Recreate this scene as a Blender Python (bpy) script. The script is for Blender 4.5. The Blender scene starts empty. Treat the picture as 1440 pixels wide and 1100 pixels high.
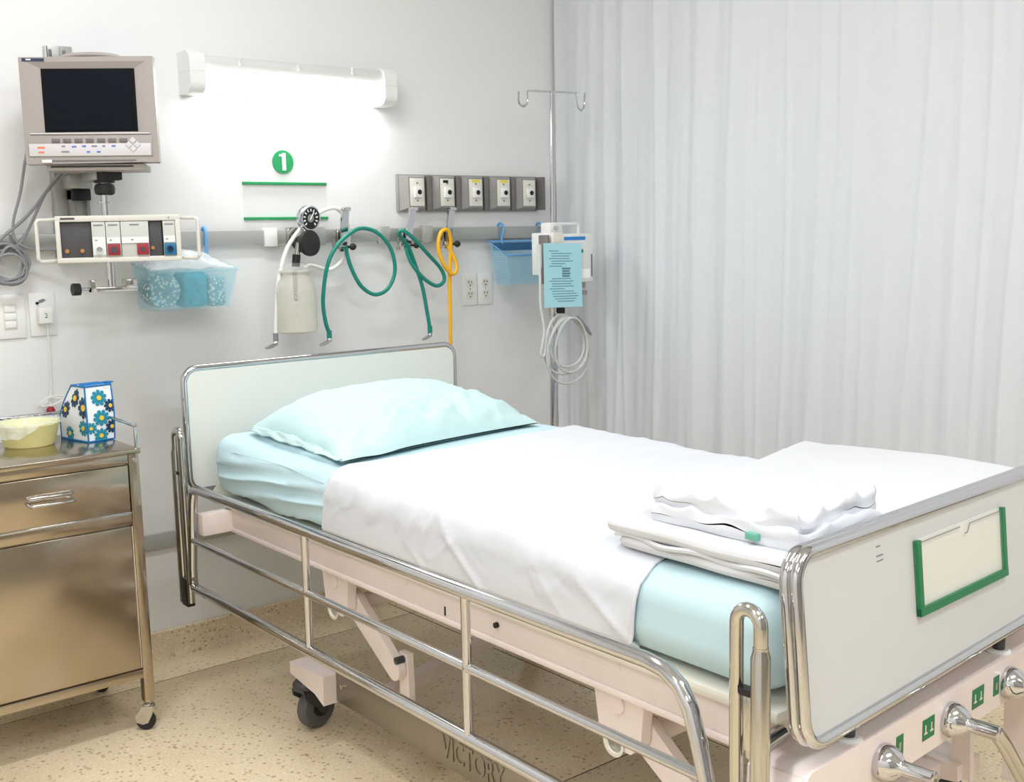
import bpy, bmesh, math, random
from mathutils import Vector, Matrix, noise
random.seed(7)
S = bpy.context.scene
COL = S.collection
R = math.radians

# ------------------------------------------------------------------ camera
cam_d = bpy.data.cameras.new('camera'); cam = bpy.data.objects.new('camera', cam_d); COL.objects.link(cam)
cam_d.sensor_width = 36.0; cam_d.lens = 36.0 * 1588.5 / 1440.0; cam_d.clip_start = 0.05
def cam_matrix(loc, yaw, pitch, roll):
    cy, sy, cp, sp = math.cos(yaw), math.sin(yaw), math.cos(pitch), math.sin(pitch)
    f = Vector((sy*cp, cy*cp, -sp)); r = Vector((cy, -sy, 0)); d = f.cross(r)
    cr, sr = math.cos(roll), math.sin(roll)
    r2 = r*cr + d*sr; d2 = d*cr - r*sr
    m = Matrix((r2, -d2, -f)).transposed().to_4x4(); m.translation = loc
    return m
cam.matrix_world = cam_matrix(Vector((-1.77445, -3.3553, 1.285)), R(39.1763), R(7.7243), R(1.3430))
S.camera = cam
# ------------------------------------------------------------------ light and exposure
S.view_settings.view_transform = 'Standard'; S.view_settings.look = 'None'
S.view_settings.gamma = 1.0; S.view_settings.exposure = 0.44; S.view_settings.use_curve_mapping = False
W = bpy.data.worlds.new('world'); S.world = W; W.use_nodes = True
W.node_tree.nodes['Background'].inputs[0].default_value = (0.9, 0.95, 1, 1)
W.node_tree.nodes['Background'].inputs[1].default_value = 0.3
CEIL_W = 20.5          # watts of each added ceiling lamp
LAMP_E = 18.0          # emission of the wall lamp's diffuser
CEIL_SPOTS = [(-1.0, -1.25), (-2.4, -2.7), (-.5, -3.5), (.5, -4.9), (-2.3, -4.9)]
CEIL_Z = 2.85

# ------------------------------------------------------------------ helpers
def lin(c):
    return tuple(((x/255)/12.92 if x/255 <= .04045 else ((x/255+.055)/1.055)**2.4) for x in c)
MATS = {}
def mat(name, rgb, rough=.5, metal=0., var=0., vscale=8., bump=0., bscale=60., spec=.5, trans=0., emit=0., alpha=1., sss=0., coat=0., ior=1.45, rvar=0.):
    m = bpy.data.materials.new(name); m.use_nodes = True; MATS[name] = m
    nt = m.node_tree; b = nt.nodes['Principled BSDF']; c = lin(rgb)
    b.inputs['Base Color'].default_value = (*c, 1); b.inputs['Roughness'].default_value = rough
    b.inputs['Metallic'].default_value = metal; b.inputs['Specular IOR Level'].default_value = spec
    b.inputs['Transmission Weight'].default_value = trans; b.inputs['IOR'].default_value = ior
    b.inputs['Alpha'].default_value = alpha; b.inputs['Coat Weight'].default_value = coat
    if emit:
        b.inputs['Emission Color'].default_value = (*c, 1); b.inputs['Emission Strength'].default_value = emit
    if var or bump or rvar:
        tc = nt.nodes.new('ShaderNodeTexCoord')
    if var or rvar:
        n = nt.nodes.new('ShaderNodeTexNoise'); n.inputs['Scale'].default_value = vscale; n.inputs['Detail'].default_value = 5
        nt.links.new(tc.outputs['Object'], n.inputs['Vector'])
    if var:
        r = nt.nodes.new('ShaderNodeValToRGB')
        r.color_ramp.elements[0].position = .3; r.color_ramp.elements[1].position = .7
        r.color_ramp.elements[0].color = (*[x*(1-var) for x in c], 1); r.color_ramp.elements[1].color = (*[min(1, x*(1+var)) for x in c], 1)
        nt.links.new(n.outputs['Fac'], r.inputs['Fac']); nt.links.new(r.outputs['Color'], b.inputs['Base Color'])
    if rvar:
        mr = nt.nodes.new('ShaderNodeMapRange'); mr.inputs['To Min'].default_value = max(0, rough-rvar); mr.inputs['To Max'].default_value = rough+rvar
        nt.links.new(n.outputs['Fac'], mr.inputs['Value']); nt.links.new(mr.outputs['Result'], b.inputs['Roughness'])
    if bump:
        n2 = nt.nodes.new('ShaderNodeTexNoise'); n2.inputs['Scale'].default_value = bscale; n2.inputs['Detail'].default_value = 4
        bp = nt.nodes.new('ShaderNodeBump'); bp.inputs['Strength'].default_value = bump; bp.inputs['Distance'].default_value = .01
        nt.links.new(tc.outputs['Object'], n2.inputs['Vector']); nt.links.new(n2.outputs['Fac'], bp.inputs['Height']); nt.links.new(bp.outputs['Normal'], b.inputs['Normal'])
    return m

class MB:
    """collects shapes; build() links them as one mesh object"""
    def __init__(s, xf=None): s.v = []; s.f = []; s.xf = xf
    def add(s, vs, fs):
        o = len(s.v); s.v += [Vector(p) for p in vs]; s.f += [tuple(i+o for i in f) for f in fs]; return s
    def box(s, x0, x1, y0, y1, z0, z1, bev=0.):
        x0, x1 = sorted((x0, x1)); y0, y1 = sorted((y0, y1)); z0, z1 = sorted((z0, z1))
        if bev <= 0:
            return s.add([(x, y, z) for z in (z0, z1) for y in (y0, y1) for x in (x0, x1)],
                         [(0, 2, 3, 1), (4, 5, 7, 6), (0, 1, 5, 4), (2, 6, 7, 3), (0, 4, 6, 2), (1, 3, 7, 5)])
        bm = bmesh.new(); bmesh.ops.create_cube(bm, size=1)
        bmesh.ops.scale(bm, vec=(x1-x0, y1-y0, z1-z0), verts=bm.verts); bmesh.ops.translate(bm, vec=((x0+x1)/2, (y0+y1)/2, (z0+z1)/2), verts=bm.verts)
        bmesh.ops.bevel(bm, geom=bm.edges[:], offset=bev, segments=2, affect='EDGES', profile=.5)
        bm.verts.ensure_lookup_table(); vs = [v.co.copy() for v in bm.verts]; fs = [tuple(v.index for v in f.verts) for f in bm.faces]; bm.free()
        return s.add(vs, fs)
    def tube(s, pts, r, n=12, closed=False, smooth=0, cap=True, aspect=1.):
        P = [Vector(p) for p in pts]
        if smooth: P = catmull(P, smooth, closed)
        N = len(P); rad = r if isinstance(r, (list, tuple)) else None
        T = []
        for i in range(N):
            a = P[(i-1) % N] if closed or i > 0 else P[i]; b = P[(i+1) % N] if closed or i < N-1 else P[i]
            T.append((b-a).normalized())
        u = T[0].orthogonal().normalized(); vs = []
        for i in range(N):
            if i: u = (u - T[i]*u.dot(T[i])).normalized()
            w = T[i].cross(u); rr = r if rad is None else rad[min(int(i*len(rad)/N), len(rad)-1)]
            for k in range(n):
                a = 2*math.pi*k/n; vs.append(P[i] + u*math.cos(a)*rr + w*math.sin(a)*rr*aspect)
        fs = []
        for i in range(N if closed else N-1):
            j = (i+1) % N
            for k in range(n): fs.append((i*n+k, i*n+(k+1) % n, j*n+(k+1) % n, j*n+k))
        if cap and not closed:
            fs.append(tuple(range(n-1, -1, -1))); fs.append(tuple((N-1)*n+k for k in range(n)))
        return s.add(vs, fs)
    def cyl(s, a, b, r, n=20, r2=None):
        a, b = Vector(a), Vector(b); t = (b-a).normalized(); u = t.orthogonal().normalized(); w = t.cross(u)
        r2 = r if r2 is None else r2; vs = []
        for c, rr in ((a, r), (b, r2)):
            vs += [c + (u*math.cos(2*math.pi*k/n) + w*math.sin(2*math.pi*k/n))*rr for k in range(n)]
        return s.add(vs, [(k, (k+1) % n, n+(k+1) % n, n+k) for k in range(n)] + [tuple(range(n-1, -1, -1)), tuple(range(n, 2*n))])
    def lathe(s, prof, o=(0, 0, 0), axis=(0, 0, 1), n=28):
        """prof: (radius, height) pairs along axis"""
        o = Vector(o); t = Vector(axis).normalized(); u = t.orthogonal().normalized(); w = t.cross(u); vs = []
        for r, z in prof: vs += [o + t*z + (u*math.cos(2*math.pi*k/n) + w*math.sin(2*math.pi*k/n))*max(r, 1e-5) for k in range(n)]
        m = len(prof); fs = [(i*n+k, i*n+(k+1) % n, (i+1)*n+(k+1) % n, (i+1)*n+k) for i in range(m-1) for k in range(n)]
        if prof[0][0] > 1e-4: fs.append(tuple(range(n-1, -1, -1)))
        if prof[-1][0] > 1e-4: fs.append(tuple((m-1)*n+k for k in range(n)))
        return s.add(vs, fs)
    def prism(s, poly, d0, d1, plane='xz'):
        def P(a, b, d): return {'xz': (a, d, b), 'yz': (d, a, b), 'xy': (a, b, d)}[plane]
        n = len(poly); vs = [P(a, b, d0) for a, b in poly] + [P(a, b, d1) for a, b in poly]
        return s.add(vs, [(k, (k+1) % n, n+(k+1) % n, n+k) for k in range(n)] + [tuple(range(n-1, -1, -1)), tuple(range(n, 2*n))])
    def frustum(s, b, t):
        """b, t: four points each"""
        return s.add(list(b)+list(t), [(0, 3, 2, 1), (4, 5, 6, 7), (0, 1, 5, 4), (1, 2, 6, 5), (2, 3, 7, 6), (3, 0, 4, 7)])
    def grid(s, nu, nv, fn):
        vs = [fn(i/(nu-1), j/(nv-1)) for j in range(nv) for i in range(nu)]
        return s.add(vs, [(j*nu+i, j*nu+i+1, (j+1)*nu+i+1, (j+1)*nu+i) for j in range(nv-1) for i in range(nu-1)])
    def rbox(s, c, h, r, n=(6, 6, 6), disp=None):
        ax = []
        for a in range(3):
            inner = h[a]-r; e = [inner + r*math.tan(R(9*k)) for k in range(1, 6)]
            m = [-inner + 2*inner*k/n[a] for k in range(n[a]+1)]
            ax.append([-x for x in reversed(e)] + m + e)
        idx = {}; vs = []; fs = []
        def V(p):
            k = tuple(round(x, 6) for x in p)
            if k not in idx:
                q = Vector([max(-(h[a]-r), min(h[a]-r, p[a])) for a in range(3)]); d = Vector(p)-q; nn = d.normalized()
                o = q + nn*r
                if disp: o = o + disp(o + Vector(c), nn)
                idx[k] = len(vs); vs.append(o + Vector(c))
            return idx[k]
        for a in range(3):
            b, d = (a+1) % 3, (a+2) % 3
            for sg in (-1, 1):
                for i in range(len(ax[b])-1):
                    for j in range(len(ax[d])-1):
                        q = []
                        for (ii, jj) in ((i, j), (i+1, j), (i+1, j+1), (i, j+1)):
                            p = [0, 0, 0]; p[a] = sg*h[a]; p[b] = ax[b][ii]; p[d] = ax[d][jj]; q.append(V(p))
                        fs.append(tuple(q if sg > 0 else q[::-1]))
        return s.add(vs, fs)
    def build(s, name, m, parent=None, sharp=38., weld=False, solid=0.):
        me = bpy.data.meshes.new(name); vs = s.v
        if s.xf is not None: vs = [s.xf @ v for v in vs]
        bm = bmesh.new(); bv = [bm.verts.new(v) for v in vs]
        for f in s.f:
            try: bm.faces.new([bv[i] for i in f])
            except ValueError: pass
        if weld: bmesh.ops.remove_doubles(bm, verts=bm.verts[:], dist=1e-5)
        bmesh.ops.recalc_face_normals(bm, faces=bm.faces[:])
        for f in bm.faces: f.smooth = True
        for e in bm.edges:
            if len(e.link_faces) == 2 and e.calc_face_angle(0) > R(sharp): e.smooth = False
        bm.to_mesh(me); bm.free()
        me.materials.append(MATS[m] if isinstance(m, str) else m)
        o = bpy.data.objects.new(name, me); COL.objects.link(o)
        if parent: o.parent = parent
        if solid:
            md = o.modifiers.new('thickness', 'SOLIDIFY'); md.thickness = solid; md.offset = 0
        return o
def catmull(P, k, closed=False):
    out = []; N = len(P)
    for i in range(N if closed else N-1):
        g = lambda j: P[j % N] if closed else P[max(0, min(N-1, j))]
        a, b, c, d = g(i-1), g(i), g(i+1), g(i+2)
        for t in range(k):
            t /= k; out.append(.5*((2*b) + (c-a)*t + (2*a-5*b+4*c-d)*t*t + (3*b-a-3*c+d)*t**3))
    if not closed: out.append(P[-1])
    return out
def thing(name, label, cat, loc=(0, 0, 0), rot=(0, 0, 0), group=None):
    o = bpy.data.objects.new(name, None); o.empty_display_size = .05; COL.objects.link(o); o.location = loc; o.rotation_euler = rot
    return tag(o, label, cat, group)
def tag(o, label, cat, group=None):
    o['label'] = label; o['category'] = cat
    if group: o['group'] = group
    return o
def struct(o): o['kind'] = 'structure'; return o
def lab(o, l): o['label'] = l; return o
def text_mb(txt, size, depth, M, bold=.0, sx=1.):
    cu = bpy.data.curves.new('lettering', 'FONT'); cu.body = txt; cu.size = size; cu.extrude = depth; cu.offset = bold; cu.resolution_u = 3
    cu.align_x = 'CENTER'; cu.align_y = 'CENTER'
    t = bpy.data.objects.new('lettering', cu); COL.objects.link(t)
    dg = bpy.context.evaluated_depsgraph_get(); dg.update(); me = bpy.data.meshes.new_from_object(t.evaluated_get(dg))
    mb = MB(); mb.add([M @ Vector((v.co.x*sx, v.co.y, v.co.z)) for v in me.vertices], [tuple(p.vertices) for p in me.polygons])
    bpy.data.objects.remove(t); bpy.data.curves.remove(cu); bpy.data.meshes.remove(me)
    return mb
def frame(o, x, z):
    """matrix: local x -> x, local y (text up) -> z, local z -> outwards"""
    x, z = Vector(x).normalized(), Vector(z).normalized(); n = x.cross(z)
    m = Matrix((x, z, n)).transposed().to_4x4(); m.translation = Vector(o); return m
def rrect(w, h, r, n=6, cx=0, cy=0):
    pts = []
    for sx, sy, a0 in ((1, 1, 0), (-1, 1, 90), (-1, -1, 180), (1, -1, 270)):
        for k in range(n+1):
            a = R(a0+90*k/n); pts.append((cx+sx*(w/2-r)+r*math.cos(a), cy+sy*(h/2-r)+r*math.sin(a)))
    return pts
def nz(x, y, z=0.): return noise.noise(Vector((x, y, z)))

# ------------------------------------------------------------------ materials
mat('wall_paint', (233, 233, 233), .55, bump=.05, bscale=45, var=.012, vscale=3)
mat('front_paint', (150, 148, 142), .6)  # unseen front wall, coloured darker to put contrast into the chrome reflections
mat('ceiling_paint', (240, 240, 238), .7)
mat('grey_trim', (172, 172, 168), .45)
mat('rail_metal', (178, 180, 176), .35, .4)
mat('grout', (60, 46, 36), .8)
mat('curtain_cloth', (219, 222, 226), .8, spec=.2, var=.01, vscale=20)
mat('white_plastic', (236, 236, 234), .35)
mat('ivory_plastic', (226, 224, 214), .4)
mat('clear_plastic', (240, 242, 242), .15, alpha=.12)
mat('frosted_cover', (222, 222, 220), .3, alpha=.96)
mat('clear_film', (240, 242, 242), .3, alpha=.06)
mat('lamp_glow', (255, 254, 250), .4, emit=LAMP_E)
mat('ceil_glow', (250, 252, 255), .4, emit=1.5)
mat('green_sign', (40, 150, 92), .4)
mat('pure_white', (250, 250, 250), .4)
mat('gas_grey', (150, 148, 145), .42, .15, var=.05, vscale=12)
mat('gas_dark', (120, 116, 112), .5, .15, var=.05, vscale=12)
mat('dark', (22, 22, 24), .4)
mat('black_rubber', (34, 33, 33), .55)
mat('yellow_sticker', (240, 216, 70), .5)
mat('chrome', (202, 202, 206), .09, 1.)
mat('chrome_worn', (196, 193, 188), .14, 1., rvar=.05, vscale=20)
mat('steel', (176, 164, 146), .2, 1., var=.08, vscale=5, rvar=.1, bump=.02, bscale=9)
mat('plate_steel', (150, 144, 134), .34, .9, var=.12, vscale=6, rvar=.08)
mat('monitor_case', (160, 152, 148), .45, bump=.03, bscale=300)
mat('monitor_light', (206, 202, 204), .45)
mat('monitor_dark', (112, 106, 106), .5)
mat('screen_glass', (9, 15, 24), .3, spec=.12)
mat('screen_bezel', (6, 8, 14), .4, spec=.15)
mat('navy', (42, 50, 78), .4)
mat('orange', (238, 120, 80), .5)
mat('blue_mark', (90, 120, 190), .5)
mat('rack_case', (214, 211, 203), .45)
mat('rack_dark', (74, 72, 76), .5)
mat('module_face', (196, 198, 192), .45)
mat('module_white', (228, 230, 228), .4)
mat('module_red', (150, 44, 56), .4)
mat('module_blue', (22, 108, 150), .4)
mat('brass', (206, 150, 96), .3, .8)
mat('cable_grey', (138, 138, 142), .5)
mat('cable_light', (206, 208, 206), .45)
mat('blue_plastic', (176, 226, 240), .3, alpha=.2)
mat('blue_hook', (110, 172, 226), .35)
mat('teal_cloth', (44, 150, 172), .8, var=.25, vscale=60, bump=.3, bscale=90)
mat('film', (238, 244, 246), .12, alpha=.32)
mat('hose_green', (20, 132, 116), .3)
mat('hose_white', (236, 236, 230), .35)
mat('hose_yellow', (246, 184, 34), .35)
mat('jar_plastic', (226, 222, 208), .25, alpha=.5)
mat('card_blue', (172, 222, 234), .6)
mat('print_ink', (96, 140, 150), .6)
mat('pump_white', (228, 230, 228), .4)
mat('pump_blue', (40, 132, 206), .4)
mat('pump_green', (30, 140, 90), .4)
mat('bed_paint', (236, 222, 217), .38, var=.045, vscale=5, rvar=.06)
mat('bed_cream', (228, 223, 210), .38, var=.02, vscale=6)
mat('panel_white', (228, 230, 224), .35)
mat('foot_panel', (207, 207, 206), .4)
mat('aqua_cloth', (202, 229, 229), .85, spec=.2, bump=.06, bscale=240)
mat('aqua_sheet', (198, 224, 231), .85, spec=.2, bump=.05, bscale=240)
mat('blanket_cloth', (216, 217, 220), .9, spec=.15, bump=.08, bscale=200)
mat('mark_teal', (110, 176, 156), .6)
mat('white_cloth', (220, 222, 228), .85, spec=.2, bump=.05, bscale=260)
mat('caster_grey', (66, 66, 70), .4, .2)
mat('caster_tyre', (92, 90, 90), .6)
mat('panel_green', (30, 118, 74), .45)
mat('bowl_yellow', (244, 240, 172), .4)
mat('bag_white', (238, 242, 246), .55)
mat('bag_blue', (20, 112, 178), .5)
mat('petal_teal', (28, 140, 166), .5)
mat('petal_dark', (12, 56, 96), .5)
mat('pollen', (244, 200, 60), .5)
mat('bead_red', (150, 20, 40), .25)
mat('ink_grey', (130, 134, 140), .6)

def terrazzo(name, base):
    m = mat(name, base, .28); nt = m.node_tree; b = nt.nodes['Principled BSDF']; N = nt.nodes.new; L = nt.links.new
    geo = N('ShaderNodeNewGeometry')
    big = N('ShaderNodeTexNoise'); big.inputs['Scale'].default_value = 2.2; big.inputs['Detail'].default_value = 4; L(geo.outputs['Position'], big.inputs['Vector'])
    fine = N('ShaderNodeTexNoise'); fine.inputs['Scale'].default_value = 170; fine.inputs['Detail'].default_value = 3; L(geo.outputs['Position'], fine.inputs['Vector'])
    c = lin(base)
    r1 = N('ShaderNodeValToRGB'); e = r1.color_ramp.elements
    e[0].position = .35; e[0].color = (c[0]*.84, c[1]*.80, c[2]*.74, 1); e[1].position = .65; e[1].color = (*c, 1)
    L(big.outputs['Fac'], r1.inputs['Fac'])
    r2 = N('ShaderNodeValToRGB'); e = r2.color_ramp.elements
    e[0].position = .34; e[0].color = (.84, .8, .75, 1); e[1].position = .56; e[1].color = (1, 1, 1, 1); L(fine.outputs['Fac'], r2.inputs['Fac'])
    mx = N('ShaderNodeMixRGB'); mx.blend_type = 'MULTIPLY'; mx.inputs[0].default_value = 1; L(r1.outputs['Color'], mx.inputs[1]); L(r2.outputs['Color'], mx.inputs[2])
    cur = mx.outputs['Color']
    for sc, th, col in ((62, .26, (.17, .10, .06)), (48, .24, (.36, .13, .06)), (80, .3, (.9, .85, .74))):
        v = N('ShaderNodeTexVoronoi'); v.inputs['Scale'].default_value = sc; L(geo.outputs['Position'], v.inputs['Vector'])
        wn = N('ShaderNodeTexWhiteNoise'); L(v.outputs['Position'], wn.inputs['Vector'])
        a = N('ShaderNodeMath'); a.operation = 'LESS_THAN'; a.inputs[1].default_value = th; L(v.outputs['Distance'], a.inputs[0])
        d = N('ShaderNodeMath'); d.operation = 'LESS_THAN'; d.inputs[1].default_value = .42; L(wn.outputs['Value'], d.inputs[0])
        f = N('ShaderNodeMath'); f.operation = 'MULTIPLY'; L(a.outputs[0], f.inputs[0]); L(d.outputs[0], f.inputs[1])
        f2 = N('ShaderNodeMath'); f2.operation = 'MULTIPLY'; f2.inputs[1].default_value = .5; L(f.outputs[0], f2.inputs[0])
        x = N('ShaderNodeMixRGB'); L(f2.outputs[0], x.inputs[0]); L(cur, x.inputs[1]); x.inputs[2].default_value = (*col, 1); cur = x.outputs['Color']
    L(cur, b.inputs['Base Color'])
    return m
terrazzo('terrazzo', (248, 232, 200)); terrazzo('skirting_terrazzo', (236, 222, 194))

def dotted(name, rgb, scale, thr):
    """perforated plastic: round holes punched by the material's alpha"""
    m = mat(name, rgb, .35); nt = m.node_tree; b = nt.nodes['Principled BSDF']; tc = nt.nodes.new('ShaderNodeTexCoord')
    v = nt.nodes.new('ShaderNodeTexVoronoi'); v.inputs['Scale'].default_value = scale; v.inputs['Randomness'].default_value = 0
    g = nt.nodes.new('ShaderNodeMath'); g.operation = 'GREATER_THAN'; g.inputs[1].default_value = thr
    k = nt.nodes.new('ShaderNodeMapRange'); k.inputs['To Min'].default_value = .05; k.inputs['To Max'].default_value = .26
    nt.links.new(tc.outputs['Object'], v.inputs['Vector']); nt.links.new(v.outputs['Distance'], g.inputs[0]); nt.links.new(g.outputs[0], k.inputs['Value']); nt.links.new(k.outputs['Result'], b.inputs['Alpha'])
dotted('perforated_blue', (168, 222, 244), 110, .3)
def cells(name, a, bcol, scale):
    m = mat(name, a, .6); nt = m.node_tree; b = nt.nodes['Principled BSDF']; tc = nt.nodes.new('ShaderNodeTexCoord')
    v = nt.nodes.new('ShaderNodeTexVoronoi'); v.inputs['Scale'].default_value = scale
    r = nt.nodes.new('ShaderNodeValToRGB'); r.color_ramp.elements[0].color = (*lin(bcol), 1); r.color_ramp.elements[1].color = (*lin(a), 1)
    r.color_ramp.elements[0].position = .2; r.color_ramp.elements[1].position = .5
    nt.links.new(tc.outputs['Object'], v.inputs['Vector']); nt.links.new(v.outputs['Distance'], r.inputs['Fac']); nt.links.new(r.outputs['Color'], b.inputs['Base Color'])
cells('honeycomb', (120, 160, 172), (232, 236, 232), 95)

# ------------------------------------------------------------------ the room
X0, X1, Y0, Y1, ZC = -3.4, 2.4, -5.8, 0., 2.9
floor = struct(MB().box(X0, X1, Y0, Y1, -.1, -.0012).build('floor', 'grout'))
T = 1.267
gx = [X0] + [x for x in [.335 + 2*T*k for k in range(-2, 2)] if X0 < x < X1] + [X1]
gy = [Y0] + sorted(y for y in [-.183 - T*k for k in range(0, 5)] if Y0 < y < Y1) + [Y1]
for i in range(len(gx)-1):
    for j in range(len(gy)-1):
        MB().box(gx[i]+.0022, gx[i+1]-.0022, gy[j]+.0022, gy[j+1]-.0022, -.02, 0, .0012).build('floor_slab', 'terrazzo', floor)
struct(MB().box(X0-.1, X1+.1, 0, .1, 0, ZC).build('wall_back', 'wall_paint'))
struct(MB().box(X0-.1, X0, Y0, 0, 0, ZC).build('wall_left', 'wall_paint'))
struct(MB().box(X1, X1+.1, Y0, 0, 0, ZC).build('wall_right', 'wall_paint'))
struct(MB().box(X0-.1, X1+.1, Y0-.1, Y0, 0, ZC).build('wall_front', 'front_paint'))
struct(MB().box(X0-.1, X1+.1, Y0-.1, .1, ZC, ZC+.1).build('ceiling', 'ceiling_paint'))
sk = MB().prism([(0, 0), (-.016, 0), (-.0145, .006), (-.013, .014), (-.012, .03), (-.012, .087), (-.009, .09), (0, .09)], X0, X1, 'yz')
struct(sk.build('baseboard_back', 'skirting_terrazzo'))
struct(MB().box(X0, X1, -.012, 0, .352, .403, .003).build('trim_1', 'grey_trim'))

# unseen ceiling lamps, added above the frame to light the room
def added_ceiling_lamp(x, y, i):
    t = thing('added_ceiling_lamp', ['added white ceiling lamp nearest the back wall, left of the bed', 'added white ceiling lamp midway along the left wall', 'added white ceiling lamp beyond the foot of the bed', 'added white ceiling lamp farthest to the right near the front wall', 'added white ceiling lamp in the front left corner'][i], 'ceiling lamp', (x, y, CEIL_Z), group='added ceiling lamps')
    MB().box(-.62, .62, -.16, .16, 0, .05, .006).build('housing', 'white_plastic', t)
    MB().box(-.6, .6, -.14, .14, -.012, 0, .004).build('diffuser', 'ceil_glow', t)
    l = bpy.data.lights.new('added_ceiling_light', 'AREA'); l.shape = 'RECTANGLE'; l.size = 1.2; l.size_y = .28; l.energy = CEIL_W; l.color = (.93, .965, 1)
    o = bpy.data.objects.new('added_ceiling_light', l); COL.objects.link(o); o.parent = t; o.location = (0, 0, -.016)
for i, (x, y) in enumerate(CEIL_SPOTS): added_ceiling_lamp(x, y, i)

# ------------------------------------------------------------------ curtain
def curtain():
    ya, yb, za, zb = -.012, -3.6, .28, 2.42
    knots = []
    y = 0.; rs = random.Random(11)
    while y > -3.9:
        knots.append((y, rs.uniform(-1, 1), rs.uniform(.7, 1.2))); y -= rs.uniform(.045, .1)
    def fold(y, z):
        k = (z-1.3)
        yy = y + .022*nz(y*3.1, z*.9, 3) + .012*k*nz(y*2.3, 0, 9)
        f = .030*nz(yy*6.2, z*.16, 1) + .017*nz(yy*13., z*.22, 5) + .008*nz(yy*27, z*.5, 2)
        r = 1-abs(nz(yy*9.3, z*.18, 7)); f -= .022*(r**6)
        f += .0035*nz(yy*40, z*3.5, 8) + .0022*nz(yy*20, z*9., 4)
        d = y + .372 + .004*math.sin(z*5) - .02*(z-1.3)        # pressed seam
        f -= .010*math.exp(-(d/.006)**2)
        return f
    def fn(u, v):
        y = ya + (yb-ya)*u; z = za + (zb-za)*v
        return (1.205 + .5*fold(y, z) - .012*math.exp(y*20), y - .02*(z-1.3) * (1 if y < -.1 else -y*10), z)
    o = MB().grid(720, 70, fn).build('privacy_curtain', 'curtain_cloth', sharp=180, solid=.0016)
    tag(o, 'white pleated cloth curtain hanging beside the bed', 'curtain')
    tr = thing('curtain_track', 'white ceiling track that carries the curtain', 'curtain track', (1.205, -1.8, 2.44))
    MB().box(-.015, .015, -1.8, 1.79, 0, .02, .003).build('rail', 'white_plastic', tr)
    for y in (-1.6, -.5, .6, 1.7): MB().cyl((0, y, .02), (0, y, .46), .006).build('hanger', 'white_plastic', tr)
    for k in range(24): MB().cyl((0, -1.75+k*.15, -.03), (0, -1.75+k*.15, .0), .004, 8).build('glider', 'white_plastic', tr)
curtain()

# ------------------------------------------------------------------ wall lamp, bed number, name strip
def wall_lamp():
    t = thing('wall_lamp', 'long white tube lamp glowing on the wall above the bed', 'wall lamp', (.052, 0, 1.80))
    hw, d = .368, .088
    def prof(z0, z1, dep, r, top=True, bot=True):
        p = [(0, z0)]
        if bot: p += [(-dep+r-r*math.sin(R(a)), z0+r-r*math.cos(R(a))) for a in range(0, 91, 15)]
        else: p += [(-dep, z0)]
        if top: p += [(-dep+r-r*math.cos(R(a)), z1-r+r*math.sin(R(a))) for a in range(0, 91, 15)]
        else: p += [(-dep, z1)]
        return p + [(0, z1)]
    for s in (-1, 1):
        MB().prism(prof(-.063, .0005, d, .034, top=False), s*(hw-.05), s*hw, 'yz').prism(prof(.001, .063, d, .034, bot=False), s*(hw-.05), s*hw, 'yz').build('end_cap', 'white_plastic', t)
    MB().box(-hw+.05, hw-.05, -.012, 0, -.058, .058).box(-hw+.05, hw-.05, -.078, -.012, .003, .008).build('housing', 'white_plastic', t)
    MB().prism(prof(.006, .055, d-.01, .03, bot=False), -hw+.05, hw-.05, 'yz').build('upper_cover', 'frosted_cover', t)
    lab(MB().prism(prof(-.056, .002, d-.006, .03, top=False), -hw+.05, hw-.05, 'yz').build('diffuser', 'lamp_glow', t), 'glowing lower half of the lamp')
    for x in (-.2, 0, .2): MB().box(x-.004, x+.004, -d+.004, -d+.012, .03, .05).build('clip', 'frosted_cover', t)
wall_lamp()

t = thing('number_sign', 'round green sign with a white numeral 1 on the wall', 'number sign', (.021, 0, 1.546))
MB().cyl((0, 0, 0), (0, -.006, 0), .0375, 40).build('disc', 'green_sign', t)
one = [(-.014, .024), (-.014, .017), (-.004, .017), (-.004, -.027), (.009, -.027), (.009, .0285), (.0, .0285), (-.003, .0255), (-.008, .024)]
lab(MB().prism(one, -.006, -.0072).build('numeral', 'pure_white', t), 'white numeral 1')

t = thing('name_holder', 'clear name holder with two thin green strips below the number', 'name holder', (.026, 0, 1.42))
MB().box(-.15, .15, -.0045, -.0038, -.052, .056).build('clear_sheet', 'clear_film', t)
for z in (.057, -.055): MB().box(-.152, .152, -.008, 0, z-.0045, z+.0045, .001).build('strip', 'green_sign', t)

# ------------------------------------------------------------------ equipment rail, gas panel
t = thing('equipment_rail', 'grey equipment rail running along the wall behind the bed', 'rail', (0, 0, 1.305))
MB().box(-2.6, 1.15, -.034, -.024, -.0225, .0225, .002).build('bar', 'rail_metal', t)
for x in (-2.3, -1.5, -.72, -.02, .6, 1.05): MB().box(x-.015, x+.015, -.024, 0, -.016, .016).build('standoff', 'rail_metal', t)
MB().box(-.075, -.03, -.04, -.02, -.03, .03, .004).build('joint_cover', 'white_plastic', t)
for x in (.12, .375, .555): MB().box(x-.02, x+.02, -.05, -.02, -.03, .03, .003).build('rail_clamp', 'rail_metal', t)

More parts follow.
